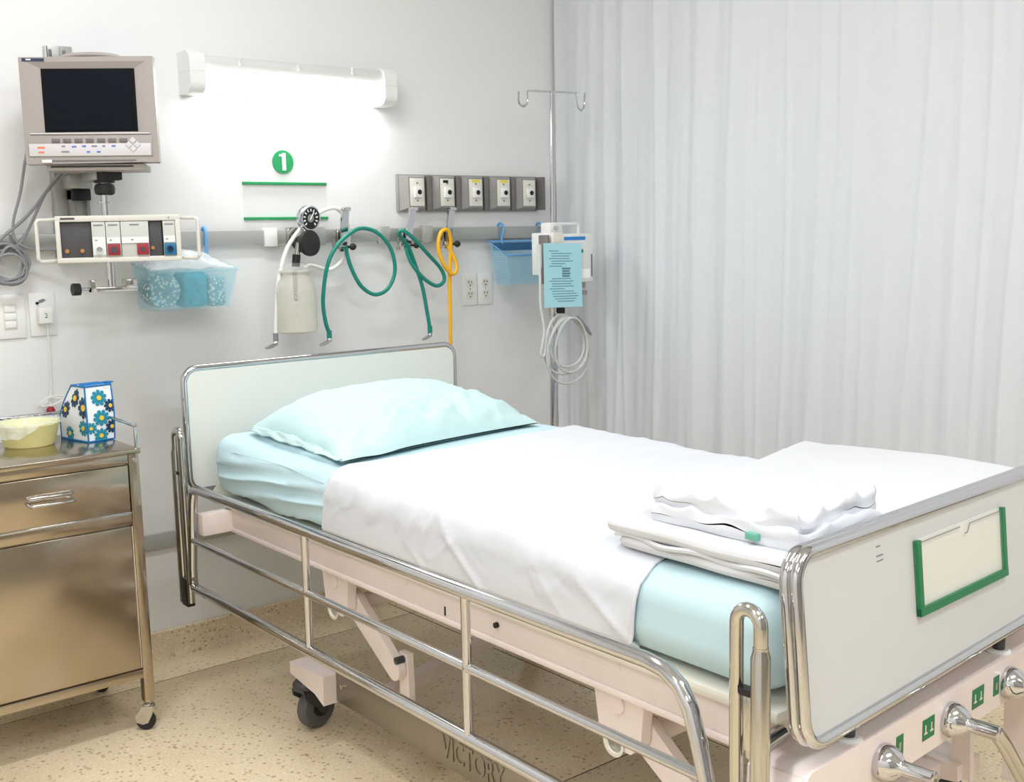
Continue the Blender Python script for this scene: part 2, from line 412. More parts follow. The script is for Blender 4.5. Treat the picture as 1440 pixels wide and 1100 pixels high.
def gas_panel():
    t = thing('gas_outlet_panel', 'grey wall panel of five medical gas outlets', 'gas panel', (.455, 0, 1.384))
    MB().box(0, .64, -.016, 0, 0, .13, .003).build('back_plate', 'gas_grey', t)
    for k, x in enumerate((.06, .19, .318, .448, .573)):
        w = .054
        y0, y1 = -.016, -.045
        b = [(x-w, y0, .004), (x+w, y0, .004), (x+w, y0, .127), (x-w, y0, .127)]; w2 = .034
        tp = [(x-w2, y1, .014), (x+w2, y1, .014), (x+w2, y1, .119), (x-w2, y1, .119)]
        m = MB().frustum(b, tp).build('outlet_housing', 'gas_grey', t)
        MB().box(x-.029, x+.029, y1-.003, y1, .019, .115, .001).build('face_plate', 'ivory_plastic', m)
        MB().box(x-.017, x+.015, y1-.014, y1-.003, .048, .086, .003).build('socket_block', 'white_plastic', m)
        lab(MB().cyl((x+.002, y1-.0125, .067), (x+.002, y1-.016, .067), .0085).build('port', 'dark', m), 'dark round gas port')
        for z in (.038, .098): MB().cyl((x, y1-.002, z), (x, y1-.005, z), .003, 8).build('screw', 'gas_dark', m)
        if k in (2, 3): lab(MB().box(x-.019, x+.019, y1-.0038, y1-.002, .104, .113).build('sticker', 'yellow_sticker', m), 'yellow sticker')
        if k == 1: lab(MB().box(x-.018, x+.004, y1-.0038, y1-.002, .1, .11).build('sticker', 'dark', m), 'black sticker')
    for x in (.125, .254, .383, .511): MB().box(x-.011, x+.011, -.03, -.016, .003, .127, .002).build('divider', 'gas_dark', t)
    MB().prism([(.627, -.016), (.66, -.02), (.655, -.045), (.636, -.05)], .004, .128, 'xy').build('end_piece', 'gas_dark', t)
gas_panel()

# ------------------------------------------------------------------ sockets and switches
def socket_plate(x, label):
    t = thing('power_outlet', label, 'power outlet', (x, 0, 1.10), group='twin power outlets under the gas panel')
    MB().box(-.035, .035, -.006, 0, -.06, .06, .002).build('cover_plate', 'white_plastic', t)
    for z in (.021, -.021):
        s = MB().prism(rrect(.031, .029, .008), -.0085, -.005).build('socket', 'ivory_plastic', t)
        s.location = (0, 0, z)
        for dx, hh in ((-.0065, .009), (.0065, .007)): MB().box(dx-.0013, dx+.0013, -.0092, -.008, .001, .001+hh).build('slot', 'dark', s)
        MB().cyl((0, -.008, -.007), (0, -.0092, -.007), .0028, 10).build('slot', 'dark', s)
    MB().cyl((0, -.005, 0), (0, -.0075, 0), .0028, 10).build('screw', 'chrome', t)
socket_plate(.765, 'white power outlet plate nearer the hoses, left of the pair')
socket_plate(.838, 'white power outlet plate under the perforated blue basket')
t = thing('switch_plate', 'white wall plate with a column of rocker switches at left edge', 'switch', (-.857, 0, 1.098))
MB().box(-.042, .042, -.007, 0, -.062, .062, .002).build('cover_plate', 'white_plastic', t)
MB().box(-.018, .018, -.009, -.006, -.036, .036, .001).build('bezel', 'ivory_plastic', t)
for z in (-.022, 0, .022): MB().box(-.015, .015, -.0125, -.008, z-.0095, z+.0095, .002).build('rocker', 'white_plastic', t)
t = thing('call_plate', 'white wall plate with a plugged-in call cord connector', 'wall plate', (-.768, 0, 1.1))
MB().box(-.036, .036, -.007, 0, -.062, .062, .002).build('cover_plate', 'white_plastic', t)
pl = MB().box(-.018, .02, -.034, -.006, -.026, .02, .003).build('plug', 'white_plastic', t)
lab(text_mb('2', .02, .0003, frame((.001, -.0345, -.004), (1, 0, 0), (0, 0, 1))).build('numeral', 'green_sign', pl), 'green numeral')
MB().prism([(-.012, .03), (.004, .034), (.012, .04), (.004, .044), (-.008, .04)], -.007, -.0078).build('mark', 'ink_grey', t)
MB().cyl((-.014, -.006, .032), (-.014, -.012, .032), .004, 10).build('indicator', 'dark', t)
cord = thing('call_bell_pull', 'thin white call cord with red bead hanging behind cabinet', 'bell pull', (-.76, -.012, .82))
MB().tube([(-.001, -.005, .255), (.001, 0, .15), (-.003, .0, .06), (-.02, -.01, .03), (-.045, -.01, .02), (-.03, -.012, .035), (.0, -.01, .045), (.03, -.01, .04), (.012, -.012, .025), (-.02, -.012, .018), (-.038, -.012, .022), (-.01, -.01, .04), (.02, -.01, .034)], .0018, 6, smooth=6).build('string', 'hose_white', cord)
lab(MB().lathe([(0, -.012), (.009, -.009), (.013, 0), (.009, .009), (0, .012)], (-.012, -.012, .004)).build('bead', 'bead_red', cord), 'dark red bead')
MB().tube([(-.012, -.012, .014), (-.012, -.012, .03)], .0015, 6).build('bead_loop', 'hose_white', cord)

# ------------------------------------------------------------------ monitor on its wall mount
PX, PY = -.635, -.20
t = thing('monitor_mount', 'grey wall channel with arm, knobs and chrome pole holding the monitor', 'wall mount', (PX, PY, 1.15))
MB().box(-.083, -.05, .16, .2, .1, .66, .002).build('back_channel', 'rail_metal', t)
ch = MB().box(-.05, -.042, .13, .2, .1, .66).box(-.006, .002, .13, .2, .1, .66).box(-.05, .002, .19, .2, .1, .66).build('wall_channel', 'gas_grey', t)
MB().box(-.042, -.006, .15, .16, .12, .64).build('channel_insert', 'rail_metal', ch)
MB().box(-.06, .004, .10, .19, .30, .345, .004).build('slide_block', 'rail_metal', t)
MB().box(-.05, .002, .115, .165, .268, .3, .003).build('lock_block', 'dark', t)
MB().box(-.03, .03, -.012, .12, .318, .345, .003).build('arm', 'rail_metal', t)
MB().cyl((0, 0, .311), (0, 0, .352), .028, 10).box(.015, .045, -.02, .015, .318, .35, .004).build('pivot_knob', 'black_rubber', t)
MB().lathe([(.02, .278), (.026, .282), (.028, .296), (.025, .306), (.018, .309)]).build('lock_ring', 'black_rubber', t)
MB().cyl((0, 0, .02), (0, 0, .37), .0115).build('pole', 'chrome', t)
MB().cyl((0, 0, .256), (0, 0, .259), .022).build('washer', 'chrome', t)
cl = MB().box(-.06, .07, -.012, .012, .012, .026, .002).box(-.06, -.045, -.014, .014, .012, .046, .002).box(.035, .068, -.016, .016, .02, .046, .002).build('clamp_jaw', 'chrome_worn', t)
MB().cyl((-.09, 0, .022), (-.06, 0, .022), .004).build('clamp_screw', 'chrome', cl)
MB().cyl((-.108, 0, .022), (-.088, 0, .022), .017, 9).build('clamp_knob', 'black_rubber', cl)
MB().box(-.068, .0, .18, .2, .65, .7, .002).build('top_bracket', 'rail_metal', t)

def monitor():
    t = thing('patient_monitor', 'grey patient monitor with dark screen on the wall arm', 'monitor', (PX, PY, 1.49), (0, 0, R(-29)))
    f = -.10                      # front face
    cx = -.008
    c = MB()
    # tapered shell behind the front bezel
    c.frustum([(cx-.167, f+.04, .018), (cx+.167, f+.04, .018), (cx+.167, f+.04, .29), (cx-.167, f+.04, .29)],
              [(cx-.15, f+.17, .03), (cx+.15, f+.17, .03), (cx+.15, f+.17, .27), (cx-.15, f+.17, .27)])
    c.build('back_shell', 'monitor_case', t)
    # bezel frame with a recessed funnel to the screen
    o = [(cx-.17, .015), (cx+.168, .022), (cx+.166, .294), (cx-.168, .288)]
    def fr(y, pts): return [(x, y, z) for x, z in pts]
    A = [(cx-.169, .016), (cx+.169, .02), (cx+.168, .296), (cx-.169, .291)]
    Bf = [(cx-.148, .098), (cx+.148, .1), (cx+.15, .283), (cx-.15, .279)]
    Cs = [(cx-.117, .098), (cx+.119, .1), (cx+.119, .265), (cx-.117, .263)]
    bz = MB(); vs = fr(f, A) + fr(f, Bf) + fr(f+.008, Cs) + fr(f+.045, A)
    fs = []
    for k in range(4):
        j = (k+1) % 4
        fs += [(k, j, 4+j, 4+k), (4+k, 4+j, 8+j, 8+k), (k, 12+k, 12+j, j)]
    bz.add(vs, fs + [(12, 13, 14, 15)])
    bezel = bz.build('front_bezel', 'monitor_case', t, sharp=15)
    sc = MB().prism([Cs[0], Cs[1], Cs[2], Cs[3]], f+.007, f+.012).build('screen', 'screen_bezel', t); lab(sc, 'dark blank screen')
    MB().box(cx-.11, cx+.11, f+.0055, f+.0068, .104, .258).build('display_area', 'screen_glass', sc)
    MB().box(cx-.16, cx-.105, f-.0012, f+.002, .2805, .2885).build('badge', 'navy', t)
    MB().box(cx-.15, cx-.138, f-.002, f, .2835, .2865).build('badge_mark', 'pure_white', t)
    MB().box(cx-.152, cx+.15, f-.004, f+.002, .0935, .097, .001).build('ledge', 'monitor_light', t)
    kp = MB().box(cx-.16, cx+.155, f-.0025, f+.002, .036, .09, .001).build('key_panel', 'monitor_case', t)
    MB().box(cx-.158, cx+.15, f-.0035, f-.002, .037, .069, .0005).build('label_strip', 'monitor_light', kp)
    for k in range(7):
        x = cx-.09 + k*.0285; MB().box(x-.01, x+.01, f-.006, f-.002, .072, .082, .001).build('soft_key', 'monitor_dark', kp)
    for x, z, w, m in ((-.128, .059, .018, 'orange'), (-.128, .047, .014, 'orange'), (-.068, .048, .02, 'ink_grey'), (-.01, .047, .009, 'blue_mark'), (.016, .047, .01, 'blue_mark'), (-.072, .062, .009, 'ink_grey'), (-.045, .061, .012, 'blue_mark'), (-.02, .062, .01, 'blue_mark'), (.006, .062, .014, 'ink_grey'), (.03, .062, .008, 'ink_grey'), (.055, .062, .01, 'blue_mark')):
        MB().box(cx+x-w/2, cx+x+w/2, f-.0042, f-.003, z-.0022, z+.0022).build('printed_key', m, kp)
    dm = MB()
    for a, b in ((.0, .0105), (.0, -.0105), (.0105, 0), (-.0105, 0)):
        dm.prism([(cx+.105+a-.009, .066+b), (cx+.105+a, .066+b-.009), (cx+.105+a+.009, .066+b), (cx+.105+a, .066+b+.009)], f-.006, f-.003)
    dm.build('arrow_keys', 'monitor_light', kp)
    MB().box(cx-.12, cx+.11, f-.001, f+.003, .0225, .0265).build('vent_slot', 'monitor_dark', t)
    MB().box(cx-.128, cx-.104, f-.004, f+.001, .0205, .0275).build('power_key', 'pure_white', t)
    MB().tube([(cx-.09, f+.06, .288), (cx-.06, f+.06, .303), (cx+.0, f+.06, .308), (cx+.06, f+.06, .304), (cx+.09, f+.06, .29)], .007, 10, smooth=5).build('carry_handle', 'monitor_case', t)
    MB().box(cx-.122, cx+.128, f+.012, f+.15, .0, .017, .002).build('base_plate', 'monitor_case', t)
    MB().box(cx-.11, cx+.1, f+.01, f+.014, .008, .012).build('base_slot', 'dark', t)
monitor()

def rack():
    t = thing('module_rack', 'grey rack of plug-in sensor modules under the monitor', 'module rack', (PX, PY, 1.245), (0, 0, R(-22)))
    f = -.10; x0, x1 = -.128, .192; h = .125
    MB().box(x0, x1, f, f+.085, 0, .014, .003).box(x0, x1, f, f+.085, h-.016, h, .003).box(x0, x0+.012, f, f+.085, .01, h-.01, .003).box(x1-.014, x1, f, f+.085, .01, h-.01, .003).box(x0, x1, f+.075, f+.085, .01, h-.01).build('frame', 'rack_case', t)
    MB().box(x0+.014, x0+.05, f-.0008, f+.002, h-.010, h-.005).build('badge', 'rack_dark', t)
    MB().cyl((x1-.03, f+.001, h-.008), (x1-.03, f-.002, h-.008), .002, 8).build('indicator', 'gas_dark', t)
    for s, xa in ((-1, x0), (1, x1)):
        xb = xa + s*.046
        MB().tube([(xa, f+.03, h-.008), (xa+s*.02, f+.02, h-.010), (xb-s*.006, f+.004, h-.01), (xb, f, h-.016), (xb, f, .06), (xb, f, .012), (xb-s*.006, f+.004, .006), (xa+s*.02, f+.02, .006), (xa, f+.03, .008)], .0048, 8).build('side_handle', 'rack_case', t)
    def cell(a, b, m, nm='module', dep=.006): return MB().box(a+.0007, b-.0007, f+dep, f+.07, .014, h-.017, .001).build(nm, m, t)
    z0, z1 = .014, h-.017
    b1 = cell(x0+.012, -.038, 'rack_dark', 'blank_cover', .012)
    for x in (-.102, -.064): lab(MB().cyl((x, f+.013, .032), (x, f+.006, .032), .0055, 14).build('connector', 'brass', b1), 'brass round connector')
    m1 = cell(-.038, -.002, 'module_face', dep=.002)
    MB().box(-.036, -.004, f-.001, f+.003, .02, .068).build('lower_face', 'module_white', m1)
    MB().lathe([(.009, 0), (.01, .006), (.0075, .006), (.007, .001)], (-.02, f, .033), (0, -1, 0)).build('connector', 'cable_light', m1)
    m2 = cell(-.002, .036, 'module_face', dep=.002)
    MB().box(0, .034, f-.001, f+.003, .05, .066).build('lower_face', 'module_white', m2)
    r = MB().box(.001, .033, f-.004, f+.003, .018, .048, .001).build('red_socket', 'module_red', m2)
    MB().cyl((.017, f-.004, .033), (.017, f-.006, .033), .009).build('connector', 'rack_dark', r)
    m3 = cell(.036, .109, 'module_face', dep=.002)
    MB().box(.038, .107, f-.001, f+.003, .05, .066).build('lower_face', 'module_white', m3)
    r = MB().box(.076, .107, f-.004, f+.003, .018, .048, .001).build('red_socket', 'module_red', m3)
    MB().cyl((.091, f-.004, .033), (.091, f-.006, .033), .006).build('connector', 'rack_dark', r)
    b2 = cell(.109, .143, 'rack_dark', 'blank_cover', .012)
    MB().cyl((.117, f+.013, .036), (.117, f+.006, .036), .005, 12).build('connector', 'brass', b2)
    m4 = cell(.145, .178, 'module_face', dep=.002)
    MB().box(.147, .176, f-.001, f+.003, .05, .068).build('lower_face', 'module_white', m4)
    r = MB().box(.147, .177, f-.004, f+.003, .016, .047, .001).build('blue_socket', 'module_blue', m4)
    MB().lathe([(.008, 0), (.009, .004), (.006, .004), (.006, .001)], (.162, f-.003, .032), (0, -1, 0)).build('connector', 'navy', r)
    for x in (-.02, .017, .072, .162):
        MB().box(x-.012, x+.012, f+.0008, f+.0025, .098, .101).box(x-.01, x-.004, f-.0015, f, .0575, .0605).build('printed_line', 'ink_grey', t)
    MB().box(-.025, .055, f+.085, PY*0+.012, .03, .09, .002).build('pole_bracket', 'gas_grey', t)
rack()

# cables left of the monitor
t = thing('cable_bundle', 'grey cables hanging from the monitor into a wall coil', 'cable', (-.85, -.05, 1.2))
def cable(pts, r=.0042, m='cable_grey', par=None, name='cable'): return MB().tube([Vector(p)-par.location for p in pts], r, 8, smooth=8).build(name, m, par)
cable([(-.79, -.1, 1.60), (-.80, -.06, 1.52), (-.815, -.05, 1.44), (-.84, -.05, 1.36), (-.838, -.05, 1.31), (-.80, -.055, 1.285), (-.745, -.07, 1.283), (-.70, -.1, 1.29)], par=t)
cable([(-.70, -.12, 1.50), (-.735, -.07, 1.46), (-.78, -.05, 1.40), (-.82, -.05, 1.36), (-.87, -.05, 1.32), (-.92, -.05, 1.27), (-.9, -.05, 1.22), (-.86, -.05, 1.2)], .0046, par=t)
cable([(-.72, -.11, 1.495), (-.75, -.06, 1.44), (-.785, -.05, 1.37), (-.82, -.05, 1.31), (-.86, -.05, 1.28), (-.9, -.05, 1.26)], par=t)
cable([(-.64, -.12, 1.50), (-.68, -.1, 1.495), (-.715, -.09, 1.485)], .004, par=t)
for k, (rx, rz, dx, dz, y) in enumerate(((.05, .055, -.01, .0, -.045), (.044, .047, .0, -.008, -.05), (.056, .05, -.005, .006, -.054), (.038, .053, .006, -.004, -.058), (.05, .04, -.002, -.012, -.06))):
    pts = [(-.862+dx+rx*math.cos(a)+.006*math.sin(2*a+k), y+.004*math.sin(a+k), 1.245+dz+rz*math.sin(a)) for a in [2*math.pi*i/12 for i in range(12)]]
    MB().tube([Vector(p)-t.location for p in pts], .0042, 8, closed=True, smooth=4).build('coil_loop', 'cable_grey', t)

for x, lbl in ((-.697, 'small pale wall bracket above the monitor, left one'), (-.659, 'small pale wall bracket above the monitor, right one')):
    t = thing('wall_bracket', lbl, 'bracket', (x, 0, 1.832), group='wall brackets above the monitor')
    MB().box(-.013, .013, -.006, 0, -.016, .016, .001).build('plate', 'rail_metal', t)
    MB().box(-.004, .004, -.024, -.006, -.012, .006, .001).build('stud', 'gas_dark', t)
    MB().box(-.013, -.009, -.02, -.006, -.016, .016).build('flange', 'cable_light', t)

# ------------------------------------------------------------------ wire/plastic baskets on the rail
def basket_mesh(m, bt, bb, h0, h1, d, taper, th=.003):
    """open tray: bt=(x0,x1) top, bb=(x0,x1) bottom; z from h0 to back height h1[0]/front height h1[1]"""
    def q(x0, x1, yb, yf, zb, zf): return [(x0, yb, zb), (x1, yb, zb), (x1, yf, zf), (x0, yf, zf)]
    out = q(bb[0], bb[1], 0, -d+taper, h0, h0) + q(bt[0], bt[1], 0, -d, h1[0], h1[1])
    inn = q(bb[0]+th, bb[1]-th, -th, -d+taper+th, h0+th, h0+th) + q(bt[0]+th, bt[1]-th, -th, -d+th, h1[0], h1[1])
    fs = [(0, 3, 2, 1), (8, 9, 10, 11)]
    for k in range(4):
        j = (k+1) % 4
        fs += [(k, j, 4+j, 4+k), (8+k, 12+k, 12+j, 8+j), (4+k, 4+j, 12+j, 12+k)]
    return m.add(out+inn, fs)
t = thing('storage_basket', 'pale blue plastic tray of supplies hooked on rail beside the module rack', 'basket', (0, -.04, 0))
basket_mesh(MB(), (-.515, -.235), (-.50, -.262), 1.098, (1.235, 1.21), .125, .012).build('tray', 'blue_plastic', t)
def rim(pts, r=.004): return MB().tube(pts, r, 8, closed=True)
rim([(-.517, 0, 1.236), (-.233, 0, 1.236), (-.233, -.127, 1.211), (-.517, -.127, 1.211)]).build('rim', 'blue_plastic', t)
for x in (-.46, -.276):
    MB().tube([(x, 0.001, 1.235), (x, .0, 1.28), (x, -.004, 1.305), (x, -.002, 1.325), (x, .006, 1.338), (x, .018, 1.336), (x, .022, 1.322)], .0055, 8, smooth=4).build('hook', 'blue_hook', t)
o = MB().cyl((-.46, -.075, 1.158), (-.458, -.03, 1.158), .05, 28).lathe([(.0, 0), (.05, .0), (.052, .03), (.05, .06), (.0, .06)], (-.462, -.105, 1.156), (0, 1, 0)).build('bandage_roll', 'honeycomb'); o.location = (0, -.04, .0)
tag(o, 'grey mesh roll lying in left end of the blue tray', 'roll')
def bundle(x0, x1, z0, z1, m, nm, lbl, cat, seed):
    o = MB().rbox(((x0+x1)/2, -.065, (z0+z1)/2), ((x1-x0)/2, .044, (z1-z0)/2), .014, (8, 6, 6), lambda p, n: n*.005*nz(p.x*40+seed, p.y*40, p.z*40)).build(nm, m, sharp=180); o.location = (0, -.04, 0); tag(o, lbl, cat); return o
bundle(-.402, -.325, 1.103, 1.205, 'teal_cloth', 'cloth_bundle', 'teal cloth bundle in the middle of the blue tray', 'cloth', 1)
bundle(-.322, -.268, 1.103, 1.195, 'honeycomb', 'gauze_pack', 'grey mesh pack in right end of the blue tray', 'pack', 5)
o = MB().grid(40, 18, lambda u, v: (-.505+.262*u, -.044-.112*v, 1.238-.022*v+.045*math.sin(math.pi*u)*math.sin(math.pi*v)**.7+.008*nz(u*6, v*4, 2)+.005*nz(u*14, v*9, 7))).build('plastic_film', 'film', sharp=180, solid=.0006)
tag(o, 'crinkled clear plastic film over the blue tray', 'film')

t = thing('perforated_basket', 'perforated pale blue basket hooked on rail behind the infusion stand', 'basket', (0, -.04, 0))
basket_mesh(MB(), (.835, 1.10), (.862, 1.085), 1.112, (1.272, 1.222), .105, .02).build('tray', 'perforated_blue', t)
rim([(.833, 0, 1.273), (1.102, 0, 1.273), (1.102, -.107, 1.222), (.833, -.107, 1.222)], .0035).build('rim', 'blue_hook', t)
MB().box(.85, 1.09, -.003, .001, 1.238, 1.268).build('back_band', 'blue_hook', t)
for x in (.895, 1.085):
    MB().tube([(x, 0.001, 1.265), (x, 0, 1.29), (x+.006, -.004, 1.31), (x+.008, -.002, 1.328), (x+.002, .006, 1.339), (x, .018, 1.336), (x, .022, 1.322)], .005, 8, smooth=4).build('hook', 'blue_hook', t)

# ------------------------------------------------------------------ suction regulator and jar
t = thing('suction_regulator', 'chrome suction regulator with gauge, black knob and clear jar on rail', 'regulator', (.0, -.04, 1.0))
J = (-.022, -.085)
ax = Vector((-.55, -.8, .05)).normalized()
jar = MB().lathe([(.0, .0), (.056, .0), (.064, .006), (.066, .02), (.064, .13), (.058, .16), (.046, .178), (.044, .19)], (J[0], J[1], 0), n=36).build('jar', 'jar_plastic', t); lab(jar, 'translucent measuring jar')
for k in range(8): MB().box(J[0]-.034, J[0]-.034+.02+.008*(k % 2), J[1]-.0575, J[1]-.0555, .03+k*.014, .032+k*.014).build('scale_mark', 'cable_light', jar)
MB().lathe([(.0, .188), (.047, .188), (.048, .192), (.048, .21), (.044, .216), (.03, .217), (.028, .222), (0, .222)], (J[0], J[1], 0), n=36).build('lid', 'clear_plastic', t)
MB().lathe([(.049, .190), (.051, .193), (.051, .197), (.049, .2)], (J[0], J[1], 0), n=36).build('lid_rim', 'jar_plastic', t)
MB().cyl((J[0]+.0, J[1], .14), (J[0]+.0, J[1], .2), .009).cyl((J[0], J[1], .10), (J[0], J[1], .14), .0065).build('float_valve', 'dark', t)
MB().cyl((J[0]+.005, J[1], .21), (J[0]+.01, J[1], .248), .013, 16).build('stem', 'dark', t)
MB().cyl((J[0]+.01, J[1], .24), (J[0]+.02, J[1], .285), .009, 14).cyl((.02, -.07, .28), (.03, -.02, .305), .012).cyl((.02, -.07, .27), (.042, -.065, .36), .010).build('body', 'chrome_worn', t)
kc = Vector((.03, -.09, .283))
MB().lathe([(.012, -.05), (.022, -.046), (.028, -.03), (.034, -.012), (.0405, -.004), (.0425, .004), (.041, .012), (.034, .015), (0, .016)], kc, (.28, -.95, .05)).build('knob', 'black_rubber', t)
MB().lathe([(.0, -.066), (.014, -.06), (.02, -.05)], kc, (.28, -.95, .05)).build('knob_nose', 'dark', t)
gc = Vector((.046, -.08, .362)); ga = Vector((.2, -.97, -.1)).normalized()
g = MB().lathe([(.02, -.03), (.036, -.026), (.04, -.018), (.041, .0), (.039, .005), (.035, .005), (.034, .001), (0, .001)], gc, ga, 36).build('gauge', 'chrome', t)
MB().cyl(gc+ga*.001, gc+ga*.0022, .034, 36).build('gauge_face', 'dark', g)
gu = ga.cross(Vector((0, 0, 1))).normalized()*-1; gv = gu.cross(ga)*-1
tk = MB()
for k in range(11):
    a = R(-225+27*k*10/10)*-1 if False else R(225-27*k)
    d = gu*math.cos(a) + gv*math.sin(a); c = gc+ga*.0026+d*.026; sd = ga.cross(d)*.0025
    tk.add([c-d*.0045-sd, c-d*.0045+sd, c+d*.0045+sd, c+d*.0045-sd], [(0, 1, 2, 3)])
tk.build('gauge_marks', 'white_plastic', g)
MB().cyl(gc+ga*.002, gc+ga*.003, .013, 20).build('gauge_centre', 'gas_grey', g)
d = (gu*.5+gv*.85).normalized(); MB().tube([gc+ga*.004-d*.006, gc+ga*.004+d*.022], .0016, 6).build('needle', 'pure_white', g)
MB().box(.0, .04, -.014, .006, .275, .335, .003).build('rail_hook', 'chrome_worn', t)

# ------------------------------------------------------------------ hoses on chrome brackets
def bracket(x, dx, lbl, i):
    t = thing('hose_bracket', lbl, 'bracket', (x, -.055, 1.265), group='chrome hose brackets on the rail')
    w = .0115
    MB().box(-.016, .016, -.02, .008, .012, .06, .002).build('rail_jaw', 'chrome_worn', t)
    MB().frustum([(-w, -.03, -.012), (w, -.03, -.012), (w, -.022, -.012), (-w, -.022, -.012)], [(-w*1.15+dx, -.046, .128), (w*1.15+dx, -.046, .128), (w*1.15+dx, -.036, .128), (-w*1.15+dx, -.036, .128)]).build('tongue', 'chrome', t)
    MB().box(-w*1.2+dx, w*1.2+dx, -.056, -.034, .12, .132, .002).build('tongue_tip', 'chrome', t)
    MB().cyl((.012, -.03, .004), (.02, -.05, .002), .0045).lathe([(.004, 0), (.011, .006), (.012, .012), (.008, .02), (0, .022)], (.018, -.044, .003), (.3, -1, 0), 16).build('thumb_knob', 'black_rubber', t)
    MB().cyl((-.028, -.015, -.005), (-.028, -.015, .03), .004).cyl((-.028, -.015, -.012), (-.028, -.015, -.004), .008, 12).build('clamp_screw', 'chrome_worn', t)
    MB().cyl((-.018, -.028, .005), (.018, -.028, .0), .008).build('hose_nipple', 'chrome', t)
bracket(.185, .006, 'chrome hose bracket beside the suction gauge', 0)
bracket(.44, .02, 'chrome hose bracket below the first gas outlet', 1)
bracket(.615, .01, 'chrome hose bracket holding the yellow hose', 2)

def hose(name, lbl, pts, r, m, end, ends):
    """ends: small elbow connector direction, or None"""
    o = Vector(pts[-1]); t = thing(name, lbl, 'hose', o)
    MB().tube([Vector(p)-o for p in pts], r, 10, smooth=8).build('tubing', m, t)
    if end == 'elbow':
        MB().cyl((0, 0, .008), (0, 0, -.018), .0085, 12).build('collar', ends, t)
        MB().tube([(0, 0, -.016), (-.002, -.002, -.026), (-.012, -.006, -.03), (-.022, -.010, -.032), (-.045, -.018, -.036)], [.008, .008, .006, .0065, .004], 10).build('elbow_connector', 'chrome', t)
    else:
        MB().cyl((0, 0, .006), (0, 0, -.022), .0075, 12).build('collar', 'dark', t)
        MB().cyl((0, 0, -.02), (0, 0, -.034), .0055, 12).build('tip', 'chrome', t)
Y = -.1
def pl(*q): return [(x, y, z) for x, y, z in q]
hose('white_hose', 'white suction hose curling behind the gauge', pl((.055, -.05, 1.20), (.08, -.05, 1.21), (.15, -.055, 1.195), (.205, -.055, 1.235), (.225, -.055, 1.305), (.21, -.06, 1.365), (.17, -.07, 1.395), (.115, -.075, 1.385), (.05, -.09, 1.35), (-.01, -.105, 1.30), (-.045, -.11, 1.25), (-.073, -.11, 1.16), (-.086, -.11, 1.06), (-.092, -.11, .995)), .0068, 'hose_white', 'elbow', 'cable_grey')
hose('green_hose', 'long green hose making a big loop beside the regulator', pl((.184, -.1, 1.27), (.198, -.1, 1.21), (.235, -.1, 1.14), (.29, -.1, 1.106), (.345, -.1, 1.125), (.375, -.1, 1.185), (.36, -.1, 1.26), (.31, -.1, 1.312), (.25, -.1, 1.328), (.185, -.125, 1.31), (.13, -.125, 1.265), (.098, -.12, 1.20), (.085, -.11, 1.10), (.09, -.11, 1.03), (.102, -.11, .99)), .0068, 'hose_green', 'elbow', 'hose_green')
hose('short_green_hose', 'shorter green hose with a narrow loop beside the yellow hose', pl((.43, -.09, 1.262), (.445, -.095, 1.21), (.49, -.1, 1.155), (.545, -.1, 1.124), (.58, -.1, 1.14), (.57, -.1, 1.18), (.50, -.115, 1.24), (.44, -.125, 1.29), (.40, -.12, 1.318), (.395, -.105, 1.305), (.44, -.09, 1.262), (.47, -.085, 1.20), (.497, -.085, 1.12), (.512, -.085, 1.04), (.523, -.085, .975)), .0068, 'hose_green', 'elbow', 'hose_green')
hose('yellow_hose', 'yellow hose with a small loop hanging behind headboard', pl((.608, -.09, 1.262), (.628, -.095, 1.225), (.638, -.1, 1.185), (.615, -.105, 1.162), (.575, -.11, 1.195), (.553, -.11, 1.255), (.565, -.11, 1.308), (.595, -.11, 1.318), (.615, -.1, 1.285), (.62, -.09, 1.24), (.616, -.085, 1.15), (.613, -.085, 1.0), (.609, -.085, .84)), .0068, 'hose_yellow', 'tip', None)

# ------------------------------------------------------------------ infusion stand, pump, card
IX, IY = .915, -.30
t = thing('infusion_stand', 'chrome infusion stand with two top hooks beside the curtain', 'stand', (IX, IY, 0))
MB().tube([(-.018, 0, .07), (0, 0, 1.02)], .0125, 18).build('lower_tube', 'chrome', t)
MB().tube([(-.0, 0, 1.0), (.014, 0, 1.79)], .0088, 16).build('upper_tube', 'chrome', t)
MB().cyl((0, 0, 1.005), (0, 0, 1.045), .017).build('lock_collar', 'chrome_worn', t)
MB().cyl((.01, -.012, 1.022), (.03, -.03, 1.022), .011, 9).build('lock_knob', 'black_rubber', t)
MB().tube([(-.14, -.0, 1.782), (-.14, 0, 1.75), (-.132, 0, 1.738), (-.118, 0, 1.733), (-.104, 0, 1.742), (-.1, 0, 1.76), (-.1, 0, 1.783), (-.09, 0, 1.787), (0, 0, 1.79), (.12, 0, 1.793), (.128, 0, 1.79), (.132, 0, 1.77), (.134, 0, 1.75), (.142, 0, 1.738), (.155, 0, 1.737), (.166, 0, 1.748), (.17, 0, 1.797)], .0035, 8, smooth=3).build('hook_bar', 'chrome', t)
for s, x in ((-1, -.12), (1, .153)): MB().lathe([(0, -.006), (.006, 0), (0, .006)], (x, 0, 1.734)).build('hook_bead', 'chrome', t)
MB().cyl((-.02, 0, .06), (-.018, 0, .11), .03).build('hub', 'caster_grey', t)
